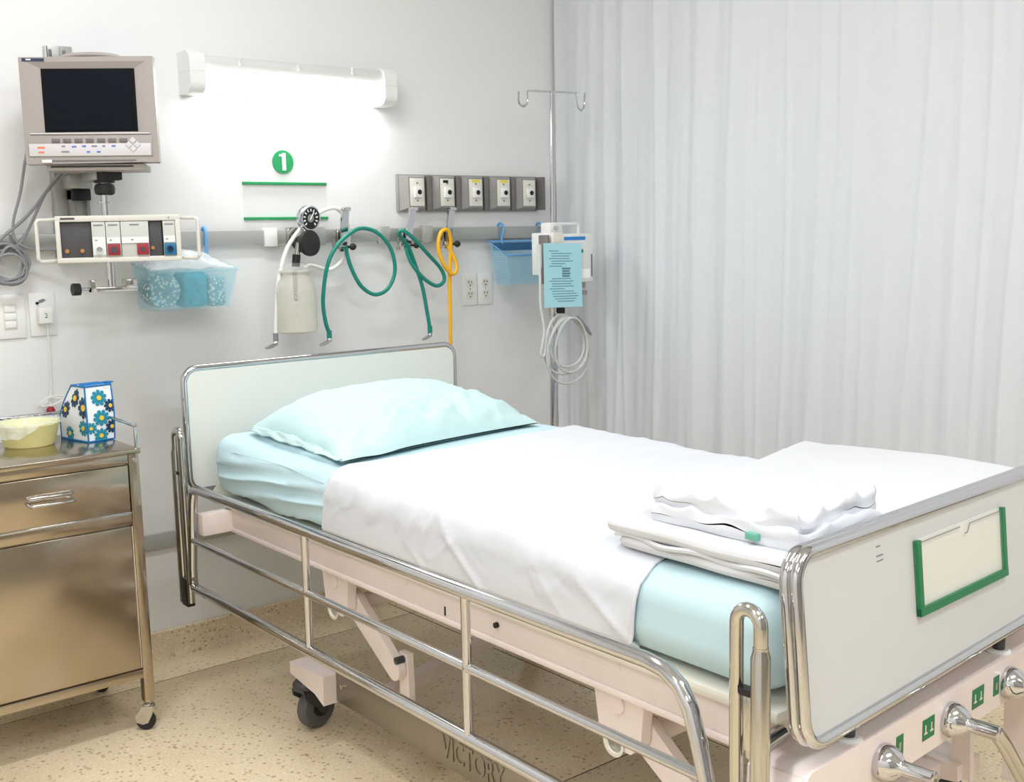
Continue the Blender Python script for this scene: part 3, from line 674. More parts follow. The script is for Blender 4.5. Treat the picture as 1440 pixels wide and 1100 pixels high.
for k in range(5):
    a = R(20+72*k); c, s = math.cos(a), math.sin(a)
    l = MB().tube([(-.018, 0, .085), (-.018+c*.12, s*.12, .08), (-.018+c*.245, s*.245, .062)], .011, 10).build('leg', 'chrome', t)
    MB().cyl((-.018+c*.245-s*.011, s*.245+c*.011, .025), (-.018+c*.245+s*.011, s*.245-c*.011, .025), .025, 18).cyl((-.018+c*.245, s*.245, .03), (-.018+c*.245, s*.245, .066), .007, 8).build('caster', 'black_rubber', l)

t = thing('infusion_pump', 'white infusion pump with blue stripe clamped to the stand', 'pump', (IX, IY, 1.12))
MB().box(-.02, .145, -.06, .055, 0, .175, .006).build('body', 'pump_white', t)
MB().box(.139, .1465, -.045, .04, .01, .165, .002).build('side_cover', 'gas_grey', t)
MB().box(-.054, -.02, -.045, .05, .03, .18, .005).build('clamp_housing', 'pump_white', t)
MB().box(-.064, -.054, -.05, -.0, .0, .172, .003).build('clamp_plate', 'gas_dark', t)
MB().box(-.05, -.0, -.062, -.044, .135, .18, .004).build('clamp_block', 'ivory_plastic', t)
MB().box(-.028, .03, -.025, .03, .178, .215, .006).build('pole_clamp', 'pump_white', t)
MB().cyl((-.005, -.025, .196), (-.005, -.034, .196), .008, 12).build('clamp_bolt', 'chrome', t)
MB().tube([(.0, 0, .172), (.0, 0, .203), (.008, 0, .21), (.12, 0, .21), (.128, 0, .204), (.128, 0, .172)], .006, 10).build('handle', 'pump_white', t)
MB().box(.004, .106, -.0615, -.058, .152, .164).build('blue_stripe', 'pump_blue', t)
MB().box(.08, .094, -.0625, -.058, .107, .118).build('green_light', 'pump_green', t)
MB().box(.085, .128, -.0612, -.058, .015, .048).build('label', 'pure_white', t)
MB().box(.134, .138, -.0625, -.058, .02, .1).build('door_gap', 'gas_dark', t)
MB().box(.1, .115, -.05, -.03, -.02, .0, .002).box(.098, .122, -.052, -.028, -.045, -.03, .002).build('drip_sensor', 'gas_grey', t)
t = thing('instruction_card', 'light blue printed instruction card hanging on the pump', 'card', (.90, -.374, 1.15), (R(-2), R(1.5), 0))
MB().box(-.089, .089, -.0008, .0008, -.112, .112).build('sheet', 'card_blue', t)
rr = random.Random(3)
z = .085
for k in range(21):
    w = rr.uniform(.06, .125); x0 = -.066 + (.012 if k % 3 else 0)
    if k == 0: w = .045
    if 7 <= k <= 10: x0, w = -.005, .035 + .004*(k % 2)
    if k > 17: x0, w = -.05+.01*(k-18), .12-.02*(k-18)
    MB().box(x0, min(x0+w, .078), -.0013, -.0006, z-(.0032 if 7 <= k <= 10 else .0013), z+(.0032 if 7 <= k <= 10 else .0013)).build('printed_line', 'print_ink', t)
    z -= .0088
MB().tube([(0, -.002, .108), (0, .004, .125), (.002, .012, .15)], .001, 6).build('tie', 'hose_white', t)
t = thing('pump_cable', 'pale grey cable coiled on the infusion stand under card', 'cable', (IX, IY-.03, .9))
for k, (rx, rz, dx, dz, y) in enumerate(((.098, .105, .005, -.0, -.022), (.085, .09, .012, .012, -.03), (.105, .118, .01, -.02, -.037), (.078, .098, .02, .0, -.044))):
    pts = [(dx+rx*math.cos(a)*(1-.15*math.sin(a)), y+.006*math.sin(a+k), dz+rz*math.sin(a)) for a in [2*math.pi*i/14 for i in range(14)]]
    MB().tube(pts, .0042, 8, closed=True, smooth=4).build('coil_loop', 'cable_light', t)
MB().tube([(-.112, -.03, .35), (-.115, -.035, .25), (-.115, -.035, .15), (-.105, -.04, .06), (-.122, -.04, -.02), (-.105, -.04, -.025), (-.09, -.035, .04), (-.06, -.03, .09), (-.02, -.02, .11)], .0045, 8, smooth=7).build('lead', 'cable_light', t)
MB().cyl((-.112, -.03, .28), (-.112, -.03, .36), .0085, 10).build('strain_relief', 'cable_light', t)
MB().tube([(.05, -.045, .10), (.09, -.05, .055), (.11, -.05, .03)], [.006, .007, .004], 8).build('plug', 'cable_grey', t)

# ------------------------------------------------------------------ bed
BED_LOC = Vector((0, -.28, 0)); BED_ROT = R(-.55)
bed = thing('hospital_bed', 'pink-painted hospital bed with chrome rails and crank handles', 'bed', BED_LOC, (0, 0, BED_ROT))
def on_bed(o): o.location = BED_LOC; o.rotation_euler = (0, 0, BED_ROT); return o

# headboard
hb = MB().prism(rrect(.94, .345, .035, 6, 0, .757), -.008, .008).build('headboard', 'panel_white', bed); lab(hb, 'white headboard panel')
MB().tube([(x, 0, z) for x, z in rrect(.95, .354, .04, 8, 0, .757)], .0105, 12, closed=True).build('edge_tube', 'chrome', hb)
for x in (-.3, .3): MB().cyl((x, 0, .56), (x, -.0, .59), .014).build('socket_pin', 'chrome_worn', hb)

# footboard: yawed a little, leaning towards the mattress
yw = R(3.7); eu = Vector((math.cos(yw), math.sin(yw), 0)); ev = Vector((0, .025, .283)).normalized()
FB = frame((-.475, -2.141, .552), eu, ev)            # local x along board, y up, z outwards
def fbm(): return MB(FB)
def fb_loop(w, h, r, n):
    """board outline; its lower edge drops a little towards the near corner"""
    return [(x, y - .017*max(0, 1-x/.75)*(1-y/.285)) for x, y in rrect(w, h, r, n, .475, .1425)]
fb = fbm().prism(fb_loop(.925, .258, .033, 6), -.009, .007, 'xy').build('footboard', 'foot_panel', bed); lab(fb, 'off-white footboard panel')
for dz in (-.0095, .0075):
    fbm().tube([(x, y, dz) for x, y in fb_loop(.932, .266, .04, 8)], .0098, 12, closed=True).build('edge_tube', 'chrome', fb)
u0, u1, v0, v1 = .340, .657, .108, .232
ch = fbm().box(u0, u1, v0, v1, .007, .010).build('card_pocket', 'ivory_plastic', fb)
fbm().box(u0, u0+.012, v0, v1, .007, .016).build('pocket_edge', 'panel_green', ch)
fbm().box(u1-.012, u1, v0, v1, .007, .016).build('pocket_edge', 'panel_green', ch)
fbm().box(u0, u1, v0, v0+.013, .007, .0165).build('pocket_edge', 'panel_green', ch)
fbm().add([(u0+.012, v0+.013, .0135), (u1-.012, v0+.013, .0135), (u1-.012, v1-.004, .0135), (u0+.185, v1-.004, .0135), (u0+.178, v1-.016, .0135), (u0+.165, v1-.017, .0135), (u0+.15, v1-.004, .0135), (u0+.012, v1-.004, .0135)], [tuple(range(8))]).build('clear_window', 'clear_plastic', ch)
fbm().tube([(u0+.013, v1-.004, .0138), (u0+.148, v1-.004, .0138)], .0009, 6).tube([(u0+.165, v1-.018, .0138), (u0+.175, v1-.018, .0138), (u0+.18, v1-.01, .0138), (u0+.185, v1-.004, .0138), (u1-.013, v1-.004, .0138)], .0009, 6).build('window_edge', 'ink_grey', ch)
for k, v in enumerate((.244, .229, .221)): fbm().box(.228, .247 if k else .24, v, v+.002, .007, .0076).build('printed_mark', 'ink_grey', fb)
# main frame
fr = MB()
for s in (-1, 1):
    fr.box(s*.39, s*.42, -2.02, -.135, .487, .546, .004)
    fr.box(s*.385, s*.425, -2.02, -.135, .477, .489, .003)
fr.build('main_frame', 'bed_paint', bed)
MB().box(-.508, .508, -.15, -.112, .478, .54, .004).build('head_beam', 'bed_paint', bed)
dk = MB().box(-.432, .432, -2.07, -.03, .5455, .5655, .006)
dk.build('mattress_deck', 'bed_cream', bed)
MB().prism([(-.43, .5655), (-.30, .5655), (-.32, .60), (-.40, .60)], -.034, -.03).build('mattress_stop', 'bed_cream', bed)
for y in (-.95, -1.62): MB().box(-.4212, -.4195, y-.1, y+.1, .527, .545).build('deck_flange', 'bed_paint', bed)
MB().box(-.4205, -.4185, -1.192, -1.186, .493, .513).build('frame_slot', 'dark', bed)
MB().cyl((-.419, -1.37, .52), (-.427, -1.37, .52), .006, 10).build('frame_bolt', 'dark', bed)
# foot end beam with cranks
CP = frame((-.2, -2.121, 0), eu, (0, 0, 1))
MB(CP).prism([(-.26, .41), (-.255, .483), (-.235, .497), (.64, .497), (.655, .483), (.655, .41)], -.10, 0, 'xy').build('end_beam', 'bed_paint', bed)
MB(CP).prism([(-.275, .16), (-.27, .47), (-.25, .49), (-.20, .49), (-.21, .40), (-.215, .16)], -.085, -.005, 'xy').build('end_leg', 'bed_paint', bed)
MB(CP).prism([(.6, .16), (.6, .45), (.66, .45), (.66, .16)], -.085, -.005, 'xy').build('end_leg', 'bed_paint', bed)
for u in (-.098, .425):
    g = MB(CP).cyl((u, .49, -.024), (u, .56, -.022), .011, 14).build('socket_pin', 'caster_grey', bed)
    MB(CP).lathe([(.011, -.002), (.022, -.002), (.023, .002), (.018, .006), (.012, .006)], (u, .497, -.024), (0, 1, 0)).build('grommet', 'white_plastic', g)
for k, u in enumerate((-.038, .186, .411)):
    c = MB(CP).lathe([(.03, 0), (.031, .006), (.029, .016), (.022, .028), (.014, .036), (.0125, .04), (.0125, .088), (.009, .09)], (u, .448, 0), (0, 0, 1), 24).build('crank', 'chrome', bed)
    e = [(u, .448, .083), (u+.02, .42, .09), (u+.125, .285, .10)] if k == 1 else ([(u, .448, .083), (u-.012, .42, .088), (u-.035, .30, .09)] if k == 0 else [(u, .448, .083), (u-.012, .44, .088), (u-.03, .40, .09)])
    MB(CP).tube(e, .0125, 12, aspect=.6).build('crank_arm', 'chrome_worn', c)
    q = Vector(e[-1]); h_ = (.08, -.005, .02) if k == 1 else (.0, -.05, .03)
    MB(CP).tube([q + Vector((0, .0, 0)), q+Vector(h_)*.4, q+Vector(h_)*1.2], .013, 12).build('crank_grip', 'black_rubber', c)
for u, w in ((.019, .022), (.114, .04), (.294, .044), (.366, .022)):
    g = MB(CP).box(u-w/2, u+w/2, .436, .472, -.002, .001).build('sticker', 'panel_green', bed); lab(g, 'small green crank sticker')
    sx = MB(CP)
    for a in (-.25, .25):
        if w > .03: sx.box(u+a*w-.005, u+a*w+.005, .446, .449, .001, .0014).box(u+a*w-.002, u+a*w+.001, .449, .462, .001, .0014)
        else: sx.box(u-.003, u+.003, .446, .46, .001, .0014)
    sx.build('pictogram', 'bed_cream', g)

# side rail (near side)
RX = -.52
lp = [(-.10, .322), (-.088, .34), (-.09, .38), (-.118, .57), (-.128, .605), (-.15, .615), (-.4, .615), (-1.0, .616), (-1.6, .618), (-1.885, .620), (-1.925, .615), (-1.955, .598), (-1.975, .57), (-1.993, .52), (-2.02, .42), (-2.04, .345), (-2.035, .325), (-2.015, .32), (-1.6, .322), (-.8, .322), (-.3, .322)]
rail = MB().tube([(RX, y, z) for y, z in lp], .0135, 14, closed=True).build('side_rail', 'chrome', bed); lab(rail, 'chrome side rail')
MB().tube([(RX, -.105, .462), (RX, -2.005, .468)], .0095, 12).build('middle_bar', 'chrome', rail)
for y in (-.766, -1.40): MB().tube([(RX, y, .322), (RX, y, .616)], .0095, 12).build('upright', 'chrome', rail)
def hook_post(y, s, top, nm):
    """s: direction from the thin tube to the thick one"""
    a, b = y-s*.022, y+s*.022
    z = top-.022
    p = MB().tube([(RX, a, .27), (RX, a, z)] + [(RX, y-s*.022*math.cos(R(t_)), z+.022*math.sin(R(t_))) for t_ in range(20, 180, 20)] + [(RX, b, z), (RX, b, z-.03)], .0105, 14).build('rail_post', 'chrome_worn', bed)
    MB().tube([(RX, b, z-.028), (RX, b, z-.034), (RX, b, z-.044), (RX, b, .265)], [.0115, .0115, .0145, .0145, .0145, .0145], 16).build('sleeve', 'chrome_worn', p)
    MB().box(RX-.004, RX+.004, min(y-.007, y+.007), max(y-.007, y+.007), z-.19, z-.105, .002).build('latch', 'chrome_worn', p)
    MB().box(RX-.008, RX+.008, y-.012, y+.012, z-.105, z-.095).build('latch_stop', 'dark', p)
    MB().box(RX-.012, RX+.012, y-.024, y+.018, .258, .34, .003).build('foot_block', 'dark', p)
    MB().cyl((RX, a-s*.005, .348), (RX, a-s*.04, .348), .008, 12).build('pin', 'chrome_worn', p)
    if s < 0: MB().tube([(-.42, y-s*.02, .53), (RX+.01, y-s*.0, .535)], .014, 12).build('stay', 'chrome_worn', p)
hook_post(-.043, 1, .768, 'head')
hook_post(-2.087, -1, .753, 'foot')

# base: steel side plates, blocks, casters, lifting arms
def caster(x, y, rot, par):
    m = Matrix.Translation((x, y, 0)) @ Matrix.Rotation(R(rot), 4, 'Z')
    c = MB(m).lathe([(.032, .118), (.036, .122), (.036, .132), (.03, .139), (.012, .14)]).build('caster', 'caster_grey', par)
    MB(m).prism([(.028, .12), (-.03, .12), (-.052, .06), (-.05, .045), (-.03, .042), (.0, .08), (.026, .1)], -.026, -.02, 'xz').prism([(.028, .12), (-.03, .12), (-.052, .06), (-.05, .045), (-.03, .042), (.0, .08), (.026, .1)], .02, .026, 'xz').box(-.03, .028, -.026, .026, .112, .12).build('fork', 'caster_grey', c)
    prof = [(.02, -.017), (.049, -.017), (.055, -.012), (.057, 0), (.055, .012), (.049, .017), (.02, .017)]
    MB(m).lathe(prof, (-.03, 0, .057), (0, 1, 0), 30).build('wheel', 'caster_tyre', c)
    MB(m).cyl((-.03, -.024, .057), (-.03, .024, .057), .022, 18).build('wheel_hub', 'dark', c)
for s in (-1, 1):
    bp = MB().box(s*.378, s*.384, -1.76, -.64, .118, .204, .001).build('base_plate', 'plate_steel', bed)
    if s < 0:
        lt = text_mb('VICTORY', .074, .002, frame((-.3842, -1.222, .163), (0, -1, 0), (0, 0, 1)), bold=.001, sx=.72)
        lab(lt.build('lettering', 'plate_steel', bp), 'embossed lettering VICTORY')
        MB().cyl((-.384, -.67, .165), (-.387, -.67, .165), .007, 10).build('bolt', 'chrome_worn', bp)
    for y in (-.53, -1.865):
        sg = 1 if y > -1 else -1
        blk = MB().prism([(y+sg*.07, .183), (y+sg*.072, .15), (y+sg*.02, .142), (y-sg*.06, .132), (y-sg*.105, .112), (y-sg*.11, .19)], s*.33, s*.42, 'yz').build('corner_block', 'bed_paint', bed)
        caster(s*.40 if s < 0 else .362, y+sg*.022, 191 if s < 0 else 200, blk)
MB().box(-.35, .35, -1.9, -1.84, .142, .18, .003).build('cross_member', 'bed_paint', bed)
MB().frustum([(-.37, -.78, .125), (-.37, -.74, .125), (.3, -.50, .105), (.3, -.54, .105)], [(-.37, -.78, .158), (-.37, -.74, .158), (.3, -.50, .138), (.3, -.54, .138)]).build('brace', 'bed_paint', bed)
def lift(yb, s, x):
    b = MB().prism([(yb+.065, .495), (yb-.065, .495), (yb-.055, .40), (yb-.03, .375), (yb+.03, .375), (yb+.05, .40)], x-.012, x+.012, 'yz').build('lift_bracket', 'bed_paint', bed)
    sd = -1 if x < 0 else 1
    MB().cyl((x+sd*.012, yb, .46), (x+sd*.016, yb, .46), .017, 16).build('pivot_cap', 'bed_paint', b)
    MB().lathe([(.022, 0), (.026, .004), (.02, .004), (.018, .0)], (x+sd*.012, yb+.01, .385), (sd, 0, 0)).build('pivot_ring', 'bed_cream', b)
    y1, z1, y2, z2 = yb-.035, .405, yb-.21, .285
    d = Vector((0, y2-y1, z2-z1)).normalized(); n = Vector((0, -d.z, d.y))
    poly = []
    for k in range(9): a = R(90+22.5*k); p = Vector((0, y1, z1)) + (d*math.cos(a)+n*math.sin(a))*.034; poly.append((p.y, p.z))
    for k in range(9): a = R(-90+22.5*k); p = Vector((0, y2, z2)) + (d*math.cos(a)+n*math.sin(a))*.026; poly.append((p.y, p.z))
    arm = MB().prism(poly, x-sd*.034, x-sd*.014, 'yz').build('lift_arm', 'bed_paint', bed)
    MB().cyl((x-sd*.05, y2-.012, z2+.025), (x-sd*.014, y2-.012, z2+.025), .009, 14).build('pivot_bolt', 'caster_grey', arm)
    MB().prism([(y2-.03, z2+.04), (y2+.005, z2+.04), (y2+.01, .15), (y2-.035, .15)], x-sd*.052, x-sd*.036, 'yz').build('link', 'bed_paint', bed)
for x in (-.402, .402):
    lift(-.712, 1, x); lift(-1.708, 1, x)
for y in (-.75, -1.745): MB().cyl((-.38, y, .405), (.38, y, .405), .02, 16).build('torque_tube', 'bed_paint', bed)

# mattress
MT = .735
def mdisp(p, n):
    d = Vector((0, 0, 0))
    if n.x < -.3 and p.y > -.95:             # pulled folds of the fitted sheet near the head
        w = max(0, min(1, (p.y+.85)/.3)); w *= max(0, min(1, (-.07-p.y)/.12)); ph = (p.z-.58)*150 + p.y*15 + 1.2*nz(p.y*4, p.z*6, 1)
        d += n*w*.0075*(2*(1-abs(math.sin(ph*.5)))**1.5-.6)*min(1, max(.2, (.735-p.z)*16))
    d += n*.003*nz(p.x*5, p.y*4, p.z*6)
    if n.z > .5: d.z += .006*nz(p.x*2.2, p.y*2.0, 3)
    if p.y > -.25: d.z += .018*((p.y+.25)/.2)*(1 if n.z > 0 else .2)
    return d
m = on_bed(MB().rbox((0, -1.055, (.571+MT)/2), (.432, 1.005, (MT-.571)/2), .06, (24, 140, 16), mdisp).build('mattress', 'aqua_sheet', sharp=180))
tag(m, 'mattress in a pale aqua fitted sheet on the bed', 'mattress')
MB().tube([(-.425+.0025*math.sin(k), -.1-.6*k/12, .705+.012*math.sin(k*.26)) for k in range(13)], .0012, 5, smooth=3).build('seam', 'aqua_sheet', m)

# white draw sheet across the bed
def sheet():
    hx, zb, r, off = .432, .583, .06, .006
    prof = []          # (x, z, nx, nz)
    for k in range(15): prof.append((-hx-off, zb + (MT-r-zb)*k/14, -1, 0))
    for k in range(1, 8): a = R(180-90*k/8); prof.append((-hx+r+(r+off)*math.cos(a), MT-r+(r+off)*math.sin(a), math.cos(a), math.sin(a)))
    for k in range(41): prof.append((-hx+r+(2*hx-2*r)*k/40, MT+off, 0, 1))
    for k in range(1, 8): a = R(90-90*k/8); prof.append((hx-r+(r+off)*math.cos(a), MT-r+(r+off)*math.sin(a), math.cos(a), math.sin(a)))
    for k in range(9): prof.append((hx+off, MT-r-(MT-r-zb)*k/8, 1, 0))
    NP = len(prof)
    def fn(u, v):
        i = min(NP-1, int(round(u*(NP-1)))); x, z, nx, nzv = prof[i]
        ya, yb = -.725, -1.785
        ya += .02*(x/hx)*.5 + .006*nz(x*6, 1.); yb += .012*nz(x*5, 4.) + (.05*(x+hx)/(2*hx))
        if nx < -.8: ya += .035*(1-(z-zb)/(MT-zb)); yb += .02*(1-(z-zb)/(MT-zb))
        y = ya + (yb-ya)*v
        w = .0035*nz(x*3, y*3.5, 2) + .0022*nz(x*9+y*3, y*4, 5)
        if nx < -.2:
            lo = 1-(z-zb)/(MT-zb)
            w += .006*nz(y*6+z*10, z*6, 3) + .010*(1-abs(nz(y*5-z*7, z*3+y, 8)))**9*max(0, nz(y*3, z*2, 31)+.35) + .009*(1-abs(nz(y*9+z*5, z*6, 14)))**11*max(0, nz(y*4, z*3, 41)+.3) - .0025*(1-abs(nz(y*15-z*14, z*9, 21)))**8*max(0, nz(y*6, z*4, 51)+.3) - .004*lo
        if nzv > .5: w += .004*(1-abs(nz(x*1.2+y*.5, y*4.5, 11)))**9 + .0025*(1-abs(nz(x*2.+y*3, y*6, 17)))**10
        zz = z + nzv*w + (.006*nz(x*2.2, y*2., 3) if nzv > .5 else 0)
        xx = x + nx*max(w, -.003)
        if nx < -.9 and i == 0: xx += .015
        return (xx, y, zz)
    o = on_bed(MB().grid(NP, 220, fn).build('draw_sheet', 'white_cloth', sharp=180, solid=.003))
    tag(o, 'white draw sheet laid across the middle of mattress', 'sheet')
    for vv, dy in ((.0, .004), (1., -.004)):
        pts = [Vector(fn(i/(NP-1), vv)) for i in range(0, NP, 2)]
        MB().tube(pts, .0032, 6).build('hem', 'white_cloth', o)
sheet()

# pillow
def pillow():
    c = {(-1, 1): (-.335, -.13), (-1, -1): (-.375, -.70), (1, -1): (.345, -.60), (1, 1): (.36, -.10)}
    def fn_top(u, v, top):
        a, b = u*2-1, v*2-1
        pin = .07
        aa = a*(1-pin*(1-b*b)*abs(a)**3); bb = b*(1-pin*1.1*(1-a*a)*abs(b)**3)
        w = [((1-aa)*(1+bb)/4, (-1, 1)), ((1-aa)*(1-bb)/4, (-1, -1)), ((1+aa)*(1-bb)/4, (1, -1)), ((1+aa)*(1+bb)/4, (1, 1))]
        x = sum(k*c[q][0] for k, q in w); y = sum(k*c[q][1] for k, q in w)
        e = max(0, (1-a**4))**.62 * max(0, (1-abs(b)**3.2))**.62
        base = MT+.012 + .010*max(0, b) + .012*(1-e)*(1 if a < -.5 and b > 0 else .3)
        if not top: return (x, y, base-.006*e - .004)
        h = .118*e*(1+.16*b)*(1-.12*a*a)
        wr = (.012*nz(a*2.2+b, b*2.6, 1) + .007*nz(a*5, b*5, 4) - .016*(1-abs(nz(a*2.6+b*1.9, b*1.6-a*.8, 9)))**7 + .010*(1-abs(nz(a*3.4-b*2.2, b*2.4, 13)))**9 + .004*nz(a*11, b*9, 6))*min(1, e*1.6)*(.3+.7*max(0, min(1, (.25-b)/.6)))
        wr += .02*math.exp(-((a+.62)**2/.02+(b+.5)**2/.18)) * -1.0
        return (x, y, base + h + wr)
    n1, n2 = 72, 56
    m = MB().grid(n1, n2, lambda u, v: fn_top(u, v, True)); m.grid(n1, n2, lambda u, v: fn_top(u, v, False))
    o = on_bed(m.build('pillow', 'aqua_cloth', sharp=180)); tag(o, 'plump pale aqua pillow lying against the headboard', 'pillow')
    # open pillowcase end on the near side
    fl = MB().grid(40, 8, lambda u, v: (-.335-.04*u-.012*v+.006*nz(u*7, v*2), -.135-.57*u, MT+.022+.026*(1-v)*(1-u*.5)*math.sin(math.pi*min(1, u*1.02+.02))**.5+.006*nz(u*9, v*3, 5)))
    fl.build('pillowcase_hem', 'aqua_cloth', o, sharp=180, solid=.002)
pillow()

# folded blanket at the foot, two layers
def layer(z0, z1, cn, seed, nx=40, ny=40, bulge=0.):
    """soft slab on a four-cornered footprint, rounded at its edge"""
    m = MB(); h = (z1-z0)/2
    def pt(u, v, sgn):
        a, b = -math.cos(math.pi*u), -math.cos(math.pi*v); u, v = (a+1)/2, (b+1)/2
        w = [((1-a)*(1+b)/4, 0), ((1-a)*(1-b)/4, 1), ((1+a)*(1-b)/4, 2), ((1+a)*(1+b)/4, 3)]
        x = sum(k*cn[q][0] for k, q in w); y = sum(k*cn[q][1] for k, q in w)
        ed = min(1-abs(a), (1-abs(b)))*.4; k = min(1, ed/.014); e = math.sqrt(max(0, 1-(1-k)**2))
        z = (z0+z1)/2 + sgn*h*e
        z += bulge*(u**1.2)*(1-v)*.0 + bulge*u*(math.sin(math.pi*min(1, v*1.15))**.6 if sgn > 0 else .0)
        if sgn > 0: z += .004*nz(x*4, y*4, seed) + .003*nz(x*10+y*4, y*9, seed+2)
        z += .006*nz(x*5, y*6, seed+5)*(1-e)
        return (x + .004*nz(y*9, z*30, seed), y + .004*nz(x*9, z*30, seed+1), z)
    m.grid(nx, ny, lambda u, v: pt(u, v, 1)); m.grid(nx, ny, lambda u, v: pt(u, v, -1))
    return m
bl = on_bed(layer(MT+.006, MT+.034, [(-.398, -1.70), (-.40, -2.075), (.445, -2.06), (.44, -1.40)], 3).build('folded_blanket', 'blanket_cloth', sharp=180))
tag(bl, 'white folded blanket lying across the foot of the bed', 'blanket')
layer(MT+.032, MT+.062, [(-.405, -1.675), (-.405, -2.08), (.445, -2.065), (.43, -1.47)], 9, bulge=.010).build('upper_fold', 'blanket_cloth', bl, sharp=180)
MB().tube([(-.398+.004*math.sin(k), -1.69-.03*k, MT+.031+.003*math.sin(k*1.3)) for k in range(13)], .005, 6, smooth=3).build('fold_edge', 'blanket_cloth', bl)
lp_ = thing('linen_pack', 'crumpled white linen pack with a green mark on blanket', 'linen pack', BED_LOC, (0, 0, BED_ROT))
zt = MT+.062
def crumple(cn, z0, z1, seed, amp):
    m = layer(z0, z1, cn, seed, 56, 56)
    for v in m.v:
        n1 = 1-abs(nz(v.x*13+seed, v.y*13, v.z*6)); n2 = nz(v.x*26, v.y*22, seed)
        k = (v.z-z0)/(z1-z0)
        v.z += amp*(n1**3-.35)*max(0, k) + amp*.4*n2*max(0, k)
        v.x += .005*nz(v.y*16, v.z*60, seed); v.y += .005*nz(v.x*16, v.z*60, seed+3)
    return m
crumple([(-.375, -1.755), (-.37, -2.06), (-.13, -2.05), (-.16, -1.735)], zt, zt+.028, 2, .016).build('lower_fold', 'white_cloth', lp_, sharp=180)
crumple([(-.365, -1.75), (-.36, -2.05), (-.14, -2.04), (-.17, -1.73)], zt+.022, zt+.052, 6, .026).build('upper_fold', 'white_cloth', lp_, sharp=180)
lab(MB().box(-.3785, -.368, -1.985, -1.962, zt+.008, zt+.019, .001).build('green_mark', 'mark_teal', lp_), 'small green mark')

# ------------------------------------------------------------------ bedside cabinet
CX0, CX1, CY0, CY1, CT = -1.165, -.70, -.49, -.12, .765
t = thing('bedside_cabinet', 'stainless steel bedside cabinet on casters at the left', 'cabinet', ((CX0+CX1)/2, (CY0+CY1)/2, 0))
OC = Vector(t.location)
def cb(): return MB(Matrix.Translation(-OC))
for x in (CX0+.014, CX1-.014):
    for y in (CY0+.014, CY1-.014):
        lg = cb().box(x-.014, x+.014, y-.014, y+.014, .075, CT-.012, .003).build('leg', 'steel', t)
        cs = cb().cyl((x, y, .05), (x, y, .076), .009, 12).lathe([(.0, .0), (.012, .002), (.017, .01), (.014, .018), (0, .02)], (x, y, .05)).build('caster', 'chrome_worn', lg)
        m = Matrix.Translation(-OC) @ Matrix.Translation((x-.012, y-.006, .0255)) @ Matrix.Rotation(R(-35), 4, 'Z')
        MB(m).lathe([(.006, -.009), (.022, -.009), (.0255, -.005), (.0255, .005), (.022, .009), (.006, .009)], (0, 0, 0), (0, 1, 0), 22).build('wheel', 'black_rubber', lg)
        MB(m).prism([(.022, .042), (-.006, .042), (-.026, .012), (-.022, -.002), (-.006, -.008), (.008, -.004), (.02, .02)], -.013, -.0105, 'xz').build('wheel_cover', 'chrome_worn', lg)
cb().box(CX0-.004, CX1+.004, CY0-.006, CY1+.004, CT-.014, CT, .003).build('top', 'steel', t)
cb().box(CX0+.003, CX1-.003, CY0+.012, CY1-.004, .155, CT-.012, .002).build('body', 'steel', t)
cb().box(CX0+.028, CX1-.028, CY0+.002, CY0+.02, CT-.038, CT-.013, .002).box(CX0+.028, CX1-.028, CY0+.002, CY0+.02, .566, .596, .002).build('front_frame', 'steel', t)
cb().box(CX0+.02, CX1-.02, CY0+.001, CY0+.02, .145, .17, .002).box(CX1-.022, CX1-.004, CY0+.02, CY1-.02, .145, .17, .002).build('bottom_rail', 'steel', t)
dr = cb().box(CX0+.032, CX1-.031, CY0-.002, CY0+.016, .599, .724, .003).build('drawer', 'steel', t)
cb().box(CX0+.028, CX1-.03, CY0-.006, CY0+.008, .596, .601, .0015).build('drawer_lip', 'chrome', dr)
for z, dy in ((.677, 0), (.66, -.012)):
    cb().tube([(-.985, CY0, z), (-.985, CY0-.012+dy, z), (-.98, CY0-.018+dy, z), (-.885, CY0-.018+dy, z), (-.88, CY0-.012+dy, z), (-.88, CY0, z)], .0045, 10).build('pull', 'chrome', dr)
dr2 = cb().box(CX0+.032, CX1-.031, CY0+.0, CY0+.014, .174, .562, .003).build('door', 'steel', t)
cb().tube([(CX1-.031, CY0-.001, .176), (CX1-.031, CY0-.001, .562)], .0022, 6).build('door_bead', 'chrome', dr2)
cb().cyl((CX1-.012, CY0-.0, CT-.03), (CX1-.012, CY0-.007, CT-.03), .006, 12).build('cap_bolt', 'chrome', t)
rl = cb().tube([(CX1-.004, CY0+.004, CT), (CX1-.004, CY0+.004, .824), (CX1-.004, CY1-.006, .83), (CX0+.004, CY1-.006, .83), (CX0+.004, CY0+.004, .824), (CX0+.004, CY0+.004, CT)], .0045, 10).build('top_rail', 'chrome', t)
for x in (CX0+.004, CX1-.004): cb().cyl((x, CY1-.006, CT-.004), (x, CY1-.006, .832), .0045, 10).build('rail_post', 'chrome', rl)
for p in ((CX1-.004, CY0+.004, .824),): cb().lathe([(0, -.006), (.0065, 0), (0, .007)], p).build('rail_ball', 'chrome', rl)

